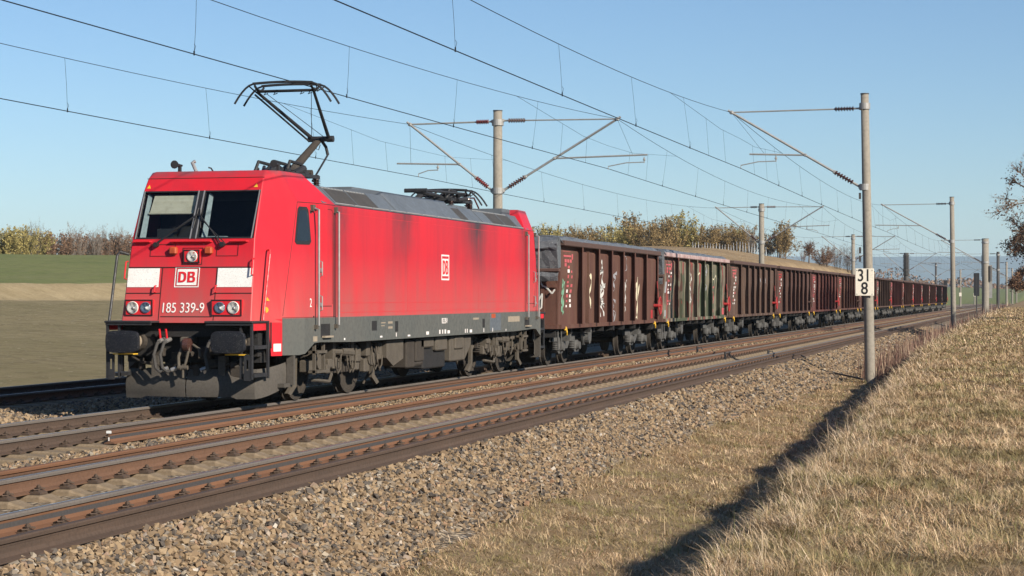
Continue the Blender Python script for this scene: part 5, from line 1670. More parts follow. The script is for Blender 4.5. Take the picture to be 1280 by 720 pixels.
W_BUF, W_HW, W_HOOK, W_STEP = end_buffer_mesh(), handwheel_mesh(), hook_mesh(), step_mesh()
def load_mesh(seed):
    r_ = np.random.default_rng(seed)
    mb = MB()
    ys_ = np.linspace(YS + .1, YE - .1, 26); xs_ = np.linspace(-HB + .08, HB - .08, 7)
    hh = 2.55 + .22 * np.convolve(r_.normal(0, 1, 30), np.ones(5) / 5, 'valid')
    rows = [[(x, y, hh[i] + r_.normal(0, .05) - .25 * (x / HB) ** 2) for x in xs_] for i, y in enumerate(ys_)]
    mb.sheet(rows, (0, 0, -.3))
    return mb.mesh("scrap_load", M['scrap'])
LOAD = load_mesh(3)

def marks(name, spots, mat, parent):
    mb = MB()
    for (y0, y1, z0, z1) in spots: mb.add([(panel_x(z) + d, y, z) for d in (.001, .005) for y, z in ((y0, z0), (y1, z0), (y1, z1), (y0, z1))], [(0,3,2,1), (4,5,6,7), (0,1,5,4), (1,2,6,5), (2,3,7,6), (3,0,4,7)])
    return mb.build(name, mat, parent)
def squiggle(name, strokes, mat, parent, w=.035):
    """spray-can strokes as thin flat ribbons just proud of the panel"""
    mb = MB()
    for pts in strokes:
        pts = [Vector((0, p[0], p[1])) for p in pts]
        # smooth the polyline once (Chaikin)
        for _ in range(2):
            q = [pts[0]]
            for a, b in zip(pts, pts[1:]): q += [a * .75 + b * .25, a * .25 + b * .75]
            pts = q + [pts[-1]]
        vs, fs = [], []
        for i, p in enumerate(pts):
            d = (pts[min(i+1, len(pts)-1)] - pts[max(i-1, 0)])
            d = d.normalized() if d.length > 1e-6 else Vector((0, 0, 1))
            nn = Vector((0, -d.z, d.y)) * (w * (.7 + .5 * math.sin(i * .9 + p.y)) / 2)
            vs += [(panel_x(p.z + nn.z) + .007, p.y + nn.y, p.z + nn.z), (panel_x(p.z - nn.z) + .007, p.y - nn.y, p.z - nn.z)]
        n = len(pts)
        fs = [(2*i, 2*i+1, 2*i+3, 2*i+2) for i in range(n-1)]
        mb.add(vs, fs)
    return mb.build(name, mat, parent)
def scribble(r_, y0, y1, z0, z1, n):
    pts = []
    for k in range(n):
        t = k / (n - 1)
        pts.append((r_.uniform(y0, y1), z0 + (z1 - z0) * (1 - t) + r_.uniform(-.12, .12)))
    return pts

NUMS = ["first", "second", "third", "fourth", "fifth", "sixth", "seventh", "eighth", "ninth", "tenth", "eleventh", "twelfth", "thirteenth", "fourteenth", "last"]
DETAIL = {0: "with a grey tarpaulin and graffiti, coupled directly behind the locomotive", 1: "with green graffiti patches on its panels, second behind the locomotive",
          2: "with pale streaked panels, third behind the locomotive", 3: "with a pink lettered corner, fourth behind the locomotive"}
Y0W = YB + 18.9
for i in range(15):
    r_ = random.Random(100 + i)
    det = DETAIL.get(i, ("dark empty looking, " if i >= 13 else "") + NUMS[i] + (" wagon at the tail of the freight train" if i == 14 else " wagon counted from the locomotive"))
    if i in DETAIL: lab = "rust brown open freight wagon " + det
    elif i >= 13: lab = "dark blackish open freight wagon, " + ("last at the tail of the train" if i == 14 else "second to last of the train")
    else: lab = "rust brown open freight wagon, " + NUMS[i] + " counted from the locomotive"
    w = thing("freight_wagon", lab, "freight wagon", (XC2, Y0W + LW * i, 0), "open freight wagons behind the locomotive")
    b = place("wagon_body", W_BODY, w)
    b.material_slots[0].link = 'OBJECT'
    b.material_slots[0].material = M['patches'] if i == 1 else WB[4] if i >= 13 else WB[[0, 0, 1, 3, 2, 0, 3, 1, 2, 0, 2, 3, 0][i]]
    rm = place("top_rim", W_RIM, w)
    if i == 1:
        rm.material_slots[0].link = 'OBJECT'; rm.material_slots[0].material = M['rim_checker']
    place("underframe", W_CH, w)
    for s in (1, -1): place("brake_gear", W_GEAR[s], w)
    place("scrap_load", LOAD, w)
    for yc in (2.52, LW - 2.52):
        bg = place("bogie", W_BOG, w, (0, yc, 0))
        for dy in (-.9, .9):
            place("wheelset", W_WS, bg, (0, dy, 0))
            for s in (1, -1):
                place("axle_box", W_AX[s], bg, (0, dy, 0))
                for q in (-.23, .23): place("coil_spring", W_COIL[s], bg, (0, dy + q, 0))
    for u in (-.875, .875):
        place("buffer", W_BUF, w, (u, .03, 0))
        place("buffer", W_BUF, w, (u, LW - .03, 0), (0, 0, math.pi))
    hw_ = place("brake_wheel", W_HW, w)
    if i in (3, 5, 8, 11, 13):
        hw_.material_slots[0].link = 'OBJECT'; hw_.material_slots[0].material = M['rim']
    for y in (1.1, 12.9): place("rope_hook", W_HOOK, w, (0, y, 0))
    place("shunter_step", W_STEP, w)
    # faded data panels near the leading corner, too worn to read
    pk, wh = [], []
    pk += [(.95, 1.75, 2.72, 2.86), (1.82, 1.95, 2.66, 2.80)]
    for k in range(4): pk.append((1.05 + .28*(k % 3), 1.25 + .28*(k % 3), 2.58 - .1*(k//3), 2.66 - .1*(k//3)))
    for k in range(9):
        z = 2.45 - .125 * k + r_.uniform(-.02, .02)
        for c in range(2):
            if r_.random() < .78:
                y = 1.38 + .38 * c + r_.uniform(-.04, .04)
                (wh if r_.random() < .6 else pk).append((y, y + r_.uniform(.1, .22), z, z + r_.uniform(.05, .085)))
    marks("faded_lettering", pk, M['letter_pink'] if i not in (3,) else M['brake_red'], w)
    marks("data_lettering", wh, M['letter'], w)
    foot = []
    for k, y in enumerate(RIBS + [12.4]):
        if r_.random() < (.8 if i < 2 else .35): foot.append((y + .25, y + r_.uniform(.5, .85), 1.07, 1.07 + r_.uniform(.12, .26)))
    if foot: marks("faded_lettering", foot, M['letter_pink'] if i else M['brake_red'], w)
    if i == 0:
        marks("red_stripe", [(2.76, 2.84, 1.05, 1.62), (4.78, 4.86, 1.05, 2.0), (11.42, 11.60, 1.05, 1.75)], M['brake_red'], w)
        marks("pale_patch", [(2.95, 3.3, 1.06, 1.28)], M['letter'], w)
        squiggle("graffiti", [[(.92, 2.15), (.86, 2.02), (.98, 1.98), (.9, 1.85), (1.02, 1.8), (.92, 1.62), (1.0, 1.5), (.9, 1.4), (1.04, 1.32)],
                              [(1.06, 2.1), (1.1, 1.9), (1.0, 1.75), (1.12, 1.6), (1.02, 1.45), (1.08, 1.3)]], M['spray_green'], w, .13)
        squiggle("graffiti", [[(3.08, 2.36), (2.92, 2.3), (2.98, 2.0), (2.92, 1.76), (3.06, 1.72)], [(3.86, 2.28), (4.1, 2.26), (4.16, 2.0), (4.0, 1.8), (4.2, 1.62), (4.22, 1.42)]], M['spray_cream'], w, .13)
        squiggle("graffiti", [[(9.74, 2.2), (9.8, 1.85), (9.95, 2.25), (9.9, 1.75), (10.2, 2.1), (10.3, 2.0)], [(10.65, 2.1), (10.6, 1.8), (10.5, 1.45), (10.45, 1.18)], [(9.9, 1.12), (10.2, 1.10), (10.5, 1.14)], [(10.3, 2.3), (10.4, 1.6)]], M['spray_cream'], w, .15)
        squiggle("graffiti", [scribble(r_, 4.9, 6.0, 1.35, 2.7, 20), scribble(r_, 4.9, 5.9, 1.25, 2.2, 14), scribble(r_, 5.2, 6.0, 1.3, 2.0, 12)], M['spray_white'], w, .11)
        squiggle("graffiti", [scribble(r_, 6.6, 7.5, 1.1, 2.3, 16), scribble(r_, 6.7, 7.4, 1.1, 1.7, 9)], M['spray_grey'], w, .09); squiggle("graffiti", [scribble(r_, 8.1, 9.0, 1.3, 2.4, 18), scribble(r_, 8.2, 8.9, 1.3, 2.2, 10)], M['spray_white'], w, .085)
        squiggle("graffiti", [[(8.35, 2.9), (8.75, 2.9), (8.6, 2.72), (8.8, 2.5), (8.4, 2.45)]], M['spray_grey'], w, .05)
        # white scrawl on the leading end wall
        mb = MB()
        def er(pts, ww):
            for a, c in zip(pts, pts[1:]): mb.tube([(a[0], YS - .105, a[1]), (c[0], YS - .105, c[1])], ww, 4)
        er([(.55, 2.0), (.62, 2.25), (.74, 2.1), (.70, 1.95), (.85, 2.22), (.95, 2.0), (1.05, 1.96), (1.2, 1.8), (1.27, 1.9)], .022)
        er([(.6, 1.75), (.78, 1.72), (.80, 1.5), (.95, 1.8), (.93, 1.45), (.8, 1.35)], .022)
        mb.build("graffiti", M['spray_white'], w)
    elif i == 1:
        squiggle("graffiti", [[(6.5, 2.1), (7.0, 2.5), (7.4, 2.55)], [(6.5, 1.9), (7.1, 1.5), (7.3, 1.3)], [(10.0, 2.5), (10.3, 2.3), (10.9, 2.5)], [(4.8, 2.1), (5.4, 1.8), (5.6, 2.5)]], M['spray_cream'], w, .05)
        squiggle("graffiti", [scribble(r_, 8.1, 9.2, 1.2, 2.8, 14)], M['spray_grey'], w, .12); squiggle("graffiti", [scribble(r_, 5.0, 6.0, 1.2, 2.6, 14)], M['spray_white'], w, .09); squiggle("graffiti", [scribble(r_, 9.7, 10.9, 1.2, 2.0, 12)], M['letter_pink'], w, .12)
        marks("white_patch", [(.85, 1.1, 1.85, 2.2), (.9, 1.1, 1.1, 1.3), (2.9, 3.2, 1.05, 1.3)], M['spray_grey'], w)
    else:
        marks("faded_lettering", [(11.4 + r_.uniform(-.2, .2), 12.2 + r_.uniform(-.2, .3), 1.1, r_.uniform(1.5, 2.4))], M[r_.choice(['letter_pink', 'brake_red', 'rim'])], w)
        for k in range(r_.randint(3, 6) if i < 6 else r_.randint(1, 4)):
            y = RIBS[r_.randint(0, 4)] + .3
            squiggle("graffiti", [scribble(r_, y, y + .9, 1.2, r_.uniform(1.9, 2.6), r_.randint(5, 9))], M[r_.choice(['spray_grey', 'spray_grey', 'spray_white', 'letter_pink', 'spray_cream'])], w, .10 if i < 6 else .08)
    if i in (8, 9): marks("white_patch", [(5.2, 6.1, 1.4, 2.1)], M['spray_white'], w)
    # grey roll tarpaulin on the two leading wagons
    if i < 2:
        rows = []
        for y in np.linspace(YS - .05, YE + .02, 40):
            row = []
            for k, t in enumerate(np.linspace(0, math.pi, 9)):
                x = math.cos(t) * (HB + .13)
                z = 3.125 + .15 * math.sin(t) ** .7 + .018 * math.sin(y * 5 + k) + .012 * math.sin(y * 13)
                row.append((x, y, z - (0.09 if k in (0, 8) else 0) * (0.3 + 0.7 * abs(math.sin(y * 1.9)))))
            rows.append(row)
        mb = MB(); mb.sheet(rows, (0, 0, -.012)); tp = mb.build("tarpaulin", M['tarp'], w)
        # housing that the sheet rolls into, with crumpled cloth hanging over the end wall
        mb = MB()
        rows = []
        for k, (dy, z) in enumerate(((.0, 3.22), (-.16, 3.20), (-.34, 3.10), (-.42, 2.92), (-.36, 2.86), (-.30, 2.62), (-.25, 2.42), (-.33, 2.30), (-.28, 2.18))):
            rows.append([(x, YS + dy + .025 * math.sin(x * 7 + k * 1.7), z + .02 * math.sin(x * 9 + k) - (.06 if k > 5 else 0) * abs(x)) for x in np.linspace(-HB - .05, HB + .05, 15)])
        mb.sheet(rows, (0, .04, 0))
        mb.build("tarpaulin_flap", M['tarp'], tp)
        for s in (1, -1):
            mb = MB(); mb.prism([(YS - .40, 3.02), (YS - .04, 3.18), (YS + .02, 2.9), (YS + .0, 2.45), (YS - .26, 2.42), (YS - .34, 2.84)], 'X', s*(HB + .02), s*(HB + .06)); mb.build("flap_end", M['tarp'], tp)
        mb = MB(); mb.bbox((-HB, YS - .30, 2.33), (HB + .10, YS - .20, 2.42), .02); mb.build("tarpaulin_bar", M['rim'], tp)

# ------------------------------------------------------------------ masts, cantilevers, signs and wires
def clamp(mb, p, r=.035, mi=0):
    p = Vector(p); mb.bbox(tuple(p - Vector((r, r, r))), tuple(p + Vector((r, r, r))), r * .4, mi)
def rod_insulator(a, b, n, r, mat, parent):
    mb = MB()
    a, b = Vector(a), Vector(b)
    d = (b - a) / n
    mb.cyl(a, b, r * .4, n=8)
    for k in range(n): mb.cyl(a + d * (k + .2), a + d * (k + .65), r, r * .75, 10)
    return mb.build("insulator", mat, parent)
def cantilever(root, x0, xw, zw, zm, side, ext=.7, kx=-.62, red=False):
    """local coords of the mast: x0 pole face, xw/zw contact wire, zm messenger clamp; side -1 reaches to smaller x"""
    L = abs(xw - x0)
    zt, zb = zm + .05, 4.95
    top = Vector((xw - side * .0, 0, zm)); base = Vector((x0, 0, zb)); tie = Vector((x0, 0, zt))
    top = top + Vector((side * .28, 0, 0.02))
    c = MB()
    i0 = tie + (top - tie) * .05; i1 = tie + (top - tie) * .20
    c.tube([i1, top], .022 if not red else .026, 6); c.tube([tie, i0], .028, 6)
    clamp(c, top, .055); clamp(c, tie, .05)
    c.build("tie_rod", M['galv'], root)
    rod_insulator(i0, i1, 7, .075, M['insul_red' if red else 'insul'], root)
    d = MB()
    j0 = base + (top - base) * .06; j1 = base + (top - base) * .20
    d.tube([j1, top + (top - base).normalized() * .12], .035, 8); d.tube([base, j0], .04, 6); clamp(d, base, .06); clamp(d, j1, .05)
    d.build("strut", M['galv'], root)
    rod_insulator(j0, j1, 7, .08, M['insul_red' if red else 'insul'], root)
    # registration tube and steady arm
    zr = zw + .36
    t = (zr - zb) / (top.z - zb)
    a = base + (top - base) * t
    e = Vector((xw + side * ext, 0, zr + .06))
    m = MB()
    m.tube([a, e], .026, 6); clamp(m, a, .045)
    k = Vector((xw + side * kx, 0, zr + .02))
    m.tube([Vector((k.x, 0, zr)), Vector((k.x, 0, zr - .18))], .016, 5)
    m.tube([Vector((k.x, 0, zr - .16)), Vector((k.x + (xw - k.x) * .5, 0, zr - .17)), Vector((xw, 0, zw + .09)), Vector((xw, 0, zw))], .016, 5)
    clamp(m, (k.x, 0, zr - .08), .035)
    m.build("registration_arm", M['galv'], root)
    w_ = MB(); w_.tube([top, e + Vector((-side * .45, 0, 0))], .005, 4); w_.build("stay_wire", M['wire'], root)

def mast(label, x, y, zb, zt, r0, r1, lean=(0, 0), cat="catenary mast", mat='pole', group="concrete catenary masts"):
    root = thing("catenary_mast", label, cat, (x, y, 0), group)
    mb = MB()
    n = 20
    pts = [(lean[0] * (1 - t), lean[1] * (1 - t), zb - .3 + (zt - zb + .3) * t) for t in (0, .02, .5, 1.0)]
    mb.tube(pts, [r0, r0, (r0 + r1) / 2, r1], n)
    p = mb.build("pole", M[mat], root, smooth=True)
    # keep the top flat and add clamp bands
    for z in (zt - .35, 4.95):
        b = MB(); b.lathe([(-.09, r1 + .045), (.09, r1 + .045)], (0, 0, z), 'Z', n)
        b.build("clamp_band", M['galv'], root)
    b = MB(); b.lathe([(0, r1 + .012), (.03, r1 + .012)], (0, 0, zt), 'Z', n); b.build("pole_cap", M['pole_dark'], root)
    return root

YM1 = 59.4
m1 = mast("weathered concrete mast in the ditch beside the tracks, bearing the 31 8 sign", -5.0, YM1, -.85, 7.68, .155, .115, (.16, 0))
cantilever(m1, -.12, -3.66, 5.56, 7.22, -1, -.26, -1.05)
mb = MB()
for z in (4.6, 3.0, 2.75): mb.box((-.17, -.05, z), (-.11, .05, z + .18))
mb.build("mast_bracket", M['pole_dark'], m1)
m2 = mast("plain concrete mast standing beyond the signed mast on the ditch side", -5.0, 119.0, -.45, 7.52, .16, .125, (.10, 0))
cantilever(m2, -.13, -3.70, 5.52, 7.1, -1)
m3 = mast("thick pale tension mast with a grey plate at the ditch, right of the plain mast", -5.0, 192.0, -.7, 7.15, .33, .31)
cantilever(m3, -.32, -3.70, 5.5, 7.0, -1)
mb = MB()
for k in range(3): mb.tube([(-.36 + .1*k, -.1, 5.6), (-.36 + .1*k, -.1, 3.6)], .02)
for k in range(14): mb.lathe([(0, .16), (.09, .16)], (.42, -.1, 3.2 + .1*k), 'Z', 12)
mb.build("tension_weights", M['pole_dark'], m3)
mb = MB(); mb.box((.30, .06, 1.6), (.62, .10, 4.7)); mb.build("guard_plate", M['galv'], m3)
mast_b1 = mast("concrete mast with arms to both sides, standing behind the locomotive roof", -16.0, 58.7, -.4, 7.38, .165, .135)
cantilever(mast_b1, .16, 3.44, 5.55, 7.04, 1, 1.2, 1.1); cantilever(mast_b1, -.16, -2.53, 5.42, 7.02, -1, red=True)
mast_b2 = mast("concrete mast with arms to both sides, rising behind the third freight wagon", -16.0, 118.2, -.4, 7.22, .18, .15)
cantilever(mast_b2, .15, 3.3, 5.5, 7.0, 1); cantilever(mast_b2, -.15, -2.4, 5.4, 7.0, -1)
mast_b3 = mast("concrete mast half hidden by the signed mast, beyond the freight wagons", -16.0, 178.0, -.4, 7.2, .18, .15)
cantilever(mast_b3, .15, 3.3, 5.5, 7.0, 1); cantilever(mast_b3, -.15, -2.4, 5.4, 7.0, -1)
mast_b4 = mast("thick dark mast rising above the last freight wagons", -16.0, 250.0, -.4, 7.1, .30, .28, mat='pole_dark')
cantilever(mast_b4, .3, 3.3, 5.5, 7.0, 1); cantilever(mast_b4, -.3, -2.4, 5.4, 7.0, -1)
mb = MB()
for k in range(16): mb.lathe([(0, .40), (.10, .40)], (0, -.1, 4.4 + .16*k), 'Z', 12)
mb.build("tension_weights", M["pole_dark"], mast_b4)
mast_b5 = mast("slim dark mast above the very last freight wagon", -16.0, 322.0, -.4, 7.0, .17, .15, mat='pole_dark')
cantilever(mast_b5, .17, 3.3, 5.5, 6.9, 1); cantilever(mast_b5, -.17, -2.4, 5.4, 6.9, -1)
# row of masts running on beyond, on the ditch side
for i, (x, y, zt, mat_, lab) in enumerate(((-4.95, 247, 7.1, 'pole_dark', "black lattice looking mast just right of the thick tension mast"),
                                        (-5.0, 312, 7.0, 'pole', "thin pale mast in the distance to the right of the black one"),
                                        (-5.0, 375, 6.9, 'pole', "distant pale mast half hidden by the brown leaved tree, nearer one"),
                                        (-5.0, 440, 6.9, 'pole', "distant pale mast beside the brown leaved tree, farther one"))):
    m_ = mast(lab, x, y, -.3, zt, .2 if mat_ == 'pole_dark' else .17, .18 if mat_ == 'pole_dark' else .15, mat=mat_)
    cantilever(m_, -.18, -3.7, 5.5, 6.85, -1)
for i, (y, zt, lab) in enumerate(((390, 6.9, "far pale mast beyond the tail of the train, nearest of three"), (455, 6.9, "far pale mast beyond the tail of the train, middle of three"), (520, 6.9, "far pale mast beyond the tail of the train, farthest of three"))):
    m_ = mast(lab, -14.8 + .6*i, y, -.3, zt, .17, .15)
    cantilever(m_, .15, 3.0, 5.5, 6.85, 1)
    sg = MB(); sg.box((-.22, -.3, 1.8), (.22, -.27, 2.5))
    o = sg.build("track_sign", M['sign'], None, loc=(m_.location.x, y, 0))
    tag(o, ["small cream sign on the nearest far mast beyond the train", "small cream sign on the middle far mast beyond the train", "small cream sign on the farthest far mast beyond the train"][i], "sign")
# line side signal with its black board seen from the back
sgn = thing("railway_signal", "dark railway signal board seen from behind, left of the thick tension mast", "signal", (-6.2, 205, -.4))
mb = MB(); mb.tube([(0, 0, 0), (0, 0, 4.4)], .07); mb.build("post", M['pole_dark'], sgn)
mb = MB(); mb.bbox((-.28, -.06, 2.2), (.28, .06, 4.5), .04); mb.build("signal_board", M['black'], sgn)
sgn = thing("railway_signal", "small black signal head standing beyond the last wagon", "signal", (-14.9, 330, -.3))
mb = MB(); mb.tube([(0, 0, 0), (0, 0, 4.2)], .06); mb.build("post", M['pole_dark'], sgn)
mb = MB(); mb.bbox((-.3, -.06, 3.6), (.3, .06, 4.7), .05); mb.build("signal_board", M['black'], sgn)

# kilometre sign on the nearest mast
sg = MB(); sg.bbox((-.27, -.012, -.40), (.27, .012, .40), .008)
sign = sg.build("distance_sign", M['sign'], None, loc=(-4.99, YM1 - .20, 2.15))
tag(sign, "cream enamel kilometre sign reading 31 above 8 on the concrete mast", "sign")
place("sign_number", text_mesh("31", .50, M['sign_black'], .80, .006), sign, (-.01, -.015, .185), (R(90), 0, 0))
place("sign_number", text_mesh("8", .50, M['sign_black'], .86, .006), sign, (.0, -.015, -.195), (R(90), 0, 0))
for z in (.33, -.33):
    mb = MB(); mb.lathe([(0, .17), (.03, .17)], (0, .19, z), 'Z', 16); mb.build("sign_strap", M['galv'], sign)
for u in (-.22, .22):
    for z in (-.35, .35):
        mb = MB(); mb.cyl((u, -.018, z), (u, -.01, z), .012, n=8); mb.build("sign_bolt", M['pole_dark'], sign)

def overhead(name_label, sup, ystart, sagz, xs_, detail_to=200):
    """contact wire, messenger with sag, stitch wire at each support and droppers; sup: (y, x contact, z contact, x messenger, z messenger)"""
    root = thing("overhead_line", name_label, "overhead line", (sup[0][1], ystart, 0), "overhead lines of the three tracks")
    ox, oy = root.location.x, root.location.y
    def P(x, y, z): return (x - ox, y - oy, z)
    cw, ms, st, dr = MB(), MB(), MB(), MB()
    cpts, mpts = [], []
    for (a, b) in zip(sup, sup[1:]):
        n = 24
        for k in range(n + (1 if b is sup[-1] else 0)):
            t = k / n
            y = a[0] + (b[0] - a[0]) * t
            zc = a[2] + (b[2] - a[2]) * t - .05 * 4 * t * (1 - t)
            xc = a[1] + (b[1] - a[1]) * t
            zl = a[4] + (b[4] - a[4]) * t
            zm = zl - (min(a[4], b[4]) - sagz) * 4 * t * (1 - t)
            xm = a[3] + (b[3] - a[3]) * t
            xm = xm + (xc - xm) * min(1, 4 * t * (1 - t)) * .8
            cpts.append(P(xc, y, zc)); mpts.append(P(xm, y, zm))
        def at(y):
            t = (y - a[0]) / (b[0] - a[0])
            xc = a[1] + (b[1] - a[1]) * t; xm = a[3] + (b[3] - a[3]) * t
            xm = xm + (xc - xm) * min(1, 4 * t * (1 - t)) * .8
            return xc, a[2] + (b[2] - a[2]) * t - .05 * 4 * t * (1 - t), xm, a[4] + (b[4] - a[4]) * t - (min(a[4], b[4]) - sagz) * 4 * t * (1 - t)
        span = b[0] - a[0]
        nd = 7
        for k in range(nd):
            y = a[0] + 9 + (span - 18) * k / (nd - 1)
            if y > 330: continue
            xc, zc, xm, zm = at(y)
            r = .0035 if y < 120 else .006
            d = MB(); d.tube([P(xm, y, zm), P((xm + xc) / 2 + .004, y + .008, (zm + zc) / 2), P(xc, y, zc)], r, 4)
            if y < 90: d.tube([P(xc, y, zc + .16), P(xc + .025, y, zc + .12), P(xc, y, zc + .03)], .004, 4)
            d.cyl(P(xc, y, zc - .02), P(xc, y, zc + .05), .014, n=6)
            d.build("dropper", M['wire'], root)
        for (yy, dirn) in ((a[0], 1), (b[0], -1)):
            if yy > 300 or (yy < 5): continue
            y1, y2 = yy + dirn * 11, yy + dirn * 3.5
            x1 = at(y1); x2 = at(yy + dirn * .01)
            zs_ = x2[3] - .80
            s_ = MB(); s_.tube([P(x1[2], y1, x1[3]), P((x1[2] + x2[0]) / 2, y2, zs_ + .02), P(x2[0], yy, zs_)], .0045, 4); s_.build("stitch_wire", M['wire'], root)
            for q in (3.0, 6.0):
                yq = yy + dirn * q; c_ = at(yq)
                zz = zs_ + .02 if q == 3.0 else zs_ + .02 + (x1[3] - zs_) * (6 - 3.5) / 7.5
                d = MB(); d.tube([P((x1[2] + x2[0]) / 2, yq, zz), P(c_[0], yq, c_[1])], .0035, 4); d.build("dropper", M['wire'], root)
    cw.tube(cpts, .0095, 6); ms.tube(mpts, .0070, 6)
    cw.build("contact_wire", M['wire'], root); ms.build("messenger_wire", M['wire'], root)
    return root
overhead("overhead line above the empty near track, its wires crossing the sky highest",
         [(-1, -8.6, 5.50, -8.9, 7.25), (59.4, -8.66, 5.56, -8.94, 7.24), (119, -8.7, 5.52, -8.98, 7.12), (192, -8.7, 5.5, -8.98, 7.02), (247, -8.65, 5.5, -8.9, 6.87), (312, -8.7, 5.5, -8.98, 6.87), (440, -8.7, 5.5, -8.98, 6.87)], -1, 6.40, None)
overhead("overhead line above the locomotive, touched by the raised pantograph",
         [(-1, -13.0, 5.56, -12.9, 7.1), (58.7, -12.56, 5.57, -12.28, 7.06), (118.2, -12.7, 5.5, -12.42, 7.02), (178, -12.7, 5.5, -12.42, 7.02), (250, -12.7, 5.5, -12.42, 7.02), (322, -12.7, 5.5, -12.42, 6.92), (390, -11.8, 5.5, -11.5, 6.87)], -1, 6.42, None)
overhead("overhead line above the far track behind the train, lowest of the wires",
         [(-1, -18.6, 5.45, -18.8, 7.0), (58.7, -18.53, 5.42, -18.81, 7.04), (118.2, -18.4, 5.4, -18.68, 7.02), (178, -18.4, 5.4, -18.68, 7.02), (250, -18.4, 5.4, -18.68, 7.02), (322, -18.4, 5.4, -18.68, 6.92)], -1, 6.38, None)

# ------------------------------------------------------------------ shrubs, hedges and trees
def twig_arrays(B, D, L, Rr):
    """three sided tapering twigs as numpy arrays"""
    n = len(B)
    D = D / np.linalg.norm(D, axis=1, keepdims=True)
    ref = np.where(np.abs(D[:, 2:3]) > .9, np.array([[1., 0, 0]]), np.array([[0, 0, 1.]]))
    a = np.cross(D, ref); a /= np.linalg.norm(a, axis=1, keepdims=True)
    b = np.cross(D, a)
    V_ = np.zeros((n, 4, 3))
    for k in range(3):
        t = 2 * math.pi * k / 3
        V_[:, k] = B + (a * math.cos(t) + b * math.sin(t)) * Rr[:, None]
    V_[:, 3] = B + D * L[:, None]
    f = np.array([[0, 1, 3], [1, 2, 3], [2, 0, 3]])
    return V_.reshape(-1, 3), (f[None] + (np.arange(n) * 4)[:, None, None]).reshape(-1, 3)
def leaf_arrays(C, size, r_):
    n = len(C)
    q = r_.normal(size=(n, 2, 3)); a = q[:, 0] / np.linalg.norm(q[:, 0], axis=1, keepdims=True)
    b = np.cross(a, q[:, 1]); b /= np.linalg.norm(b, axis=1, keepdims=True)
    V_ = np.stack([C - a * size[:, None], C + b * size[:, None] * .55, C + a * size[:, None], C - b * size[:, None] * .55], 1)
    f = np.array([[0, 1, 2], [0, 2, 3]])
    return V_.reshape(-1, 3), (f[None] + (np.arange(n) * 4)[:, None, None]).reshape(-1, 3)
def np_mesh(name, V_, F_, mat):
    o = mass(name, V_, F_, mat)
    me = o.data
    bpy.data.objects.remove(o)
    return me
def bush_meshes(seed, h, wdt, nstem, nleaf, leaf, upright=.35, low=.0):
    r_ = np.random.default_rng(seed)
    az = r_.uniform(0, 2*math.pi, nstem); lean = np.abs(r_.normal(0, upright, nstem))
    D = np.stack([np.sin(lean)*np.cos(az), np.sin(lean)*np.sin(az), np.cos(lean)], -1)
    B = np.stack([np.cos(az)*r_.uniform(0, wdt*.28, nstem), np.sin(az)*r_.uniform(0, wdt*.28, nstem), np.full(nstem, -.1)], -1)
    L = h * r_.uniform(.62, 1.02, nstem)
    sv, sf = twig_arrays(B, D, L, r_.uniform(.02, .045, nstem))
    # second and third order twigs
    k = 22
    t = r_.uniform(.12, .92, nstem * k); idx = np.repeat(np.arange(nstem), k)
    B2 = B[idx] + D[idx] * (L[idx] * t)[:, None]
    D2 = D[idx] + r_.normal(0, .45, (len(idx), 3)); D2[:, 2] += .2
    L2 = h * r_.uniform(.12, .30, len(idx)) * (1.15 - t * .6)
    v2, f2 = twig_arrays(B2, D2, L2, r_.uniform(.009, .016, len(idx)))
    D2n = D2 / np.linalg.norm(D2, axis=1, keepdims=True)
    i3 = np.repeat(np.arange(len(idx)), 3); t3 = r_.uniform(.2, .95, len(i3))
    B3 = B2[i3] + D2n[i3] * (L2[i3] * t3)[:, None]
    D3 = D2n[i3] + r_.normal(0, .5, (len(i3), 3)); L3 = L2[i3] * r_.uniform(.3, .6, len(i3))
    v3, f3 = twig_arrays(B3, D3, L3, np.full(len(i3), .008))
    D3n = D3 / np.linalg.norm(D3, axis=1, keepdims=True)
    pick = r_.integers(0, len(i3), nleaf)
    C = B3[pick] + D3n[pick] * (L3[pick] * r_.uniform(.1, 1, nleaf))[:, None] + r_.normal(0, .05, (nleaf, 3))
    C = C[C[:, 2] > low]
    lv, lf = leaf_arrays(C, r_.uniform(.6, 1.3, len(C)) * leaf, r_)
    V_ = np.concatenate([v2, v3, lv]); F_ = np.concatenate([f2, f3 + len(v2), lf + len(v2) + len(v3)])
    return np_mesh("stems", sv, sf, M['bark']), np_mesh("crown", V_, F_, M['leaf_gold'])
def leaf_mat(name, stops):
    t = NT(name)
    t.color(t.ramp(t.island(), stops)); t.rough(.85); t.spec(.1)
    return t.m
M['bark'] = weathered("twig_bark", (0.11, 0.085, 0.065), (0.16, 0.125, 0.095), 2, 0.9, 0.1)
M['leaf_gold'] = leaf_mat("golden_hedge_twigs", [(0, (0.085, 0.066, 0.038)), (.35, (0.175, 0.125, 0.060)), (.7, (0.26, 0.18, 0.080)), (1, (0.36, 0.26, 0.12))])
M['leaf_yellow'] = leaf_mat("yellow_green_hedge_twigs", [(0, (0.14, 0.11, 0.045)), (.35, (0.25, 0.21, 0.075)), (.7, (0.34, 0.28, 0.10)), (1, (0.44, 0.37, 0.16))])
M['leaf_brown'] = leaf_mat("red_brown_hedge_twigs", [(0, (0.085, 0.055, 0.04)), (.4, (0.165, 0.10, 0.065)), (.75, (0.235, 0.145, 0.09)), (1, (0.31, 0.20, 0.13))])
M['leaf_grey'] = leaf_mat("bare_grey_twigs", [(0, (0.11, 0.095, 0.085)), (.5, (0.19, 0.165, 0.145)), (1, (0.27, 0.235, 0.20))])
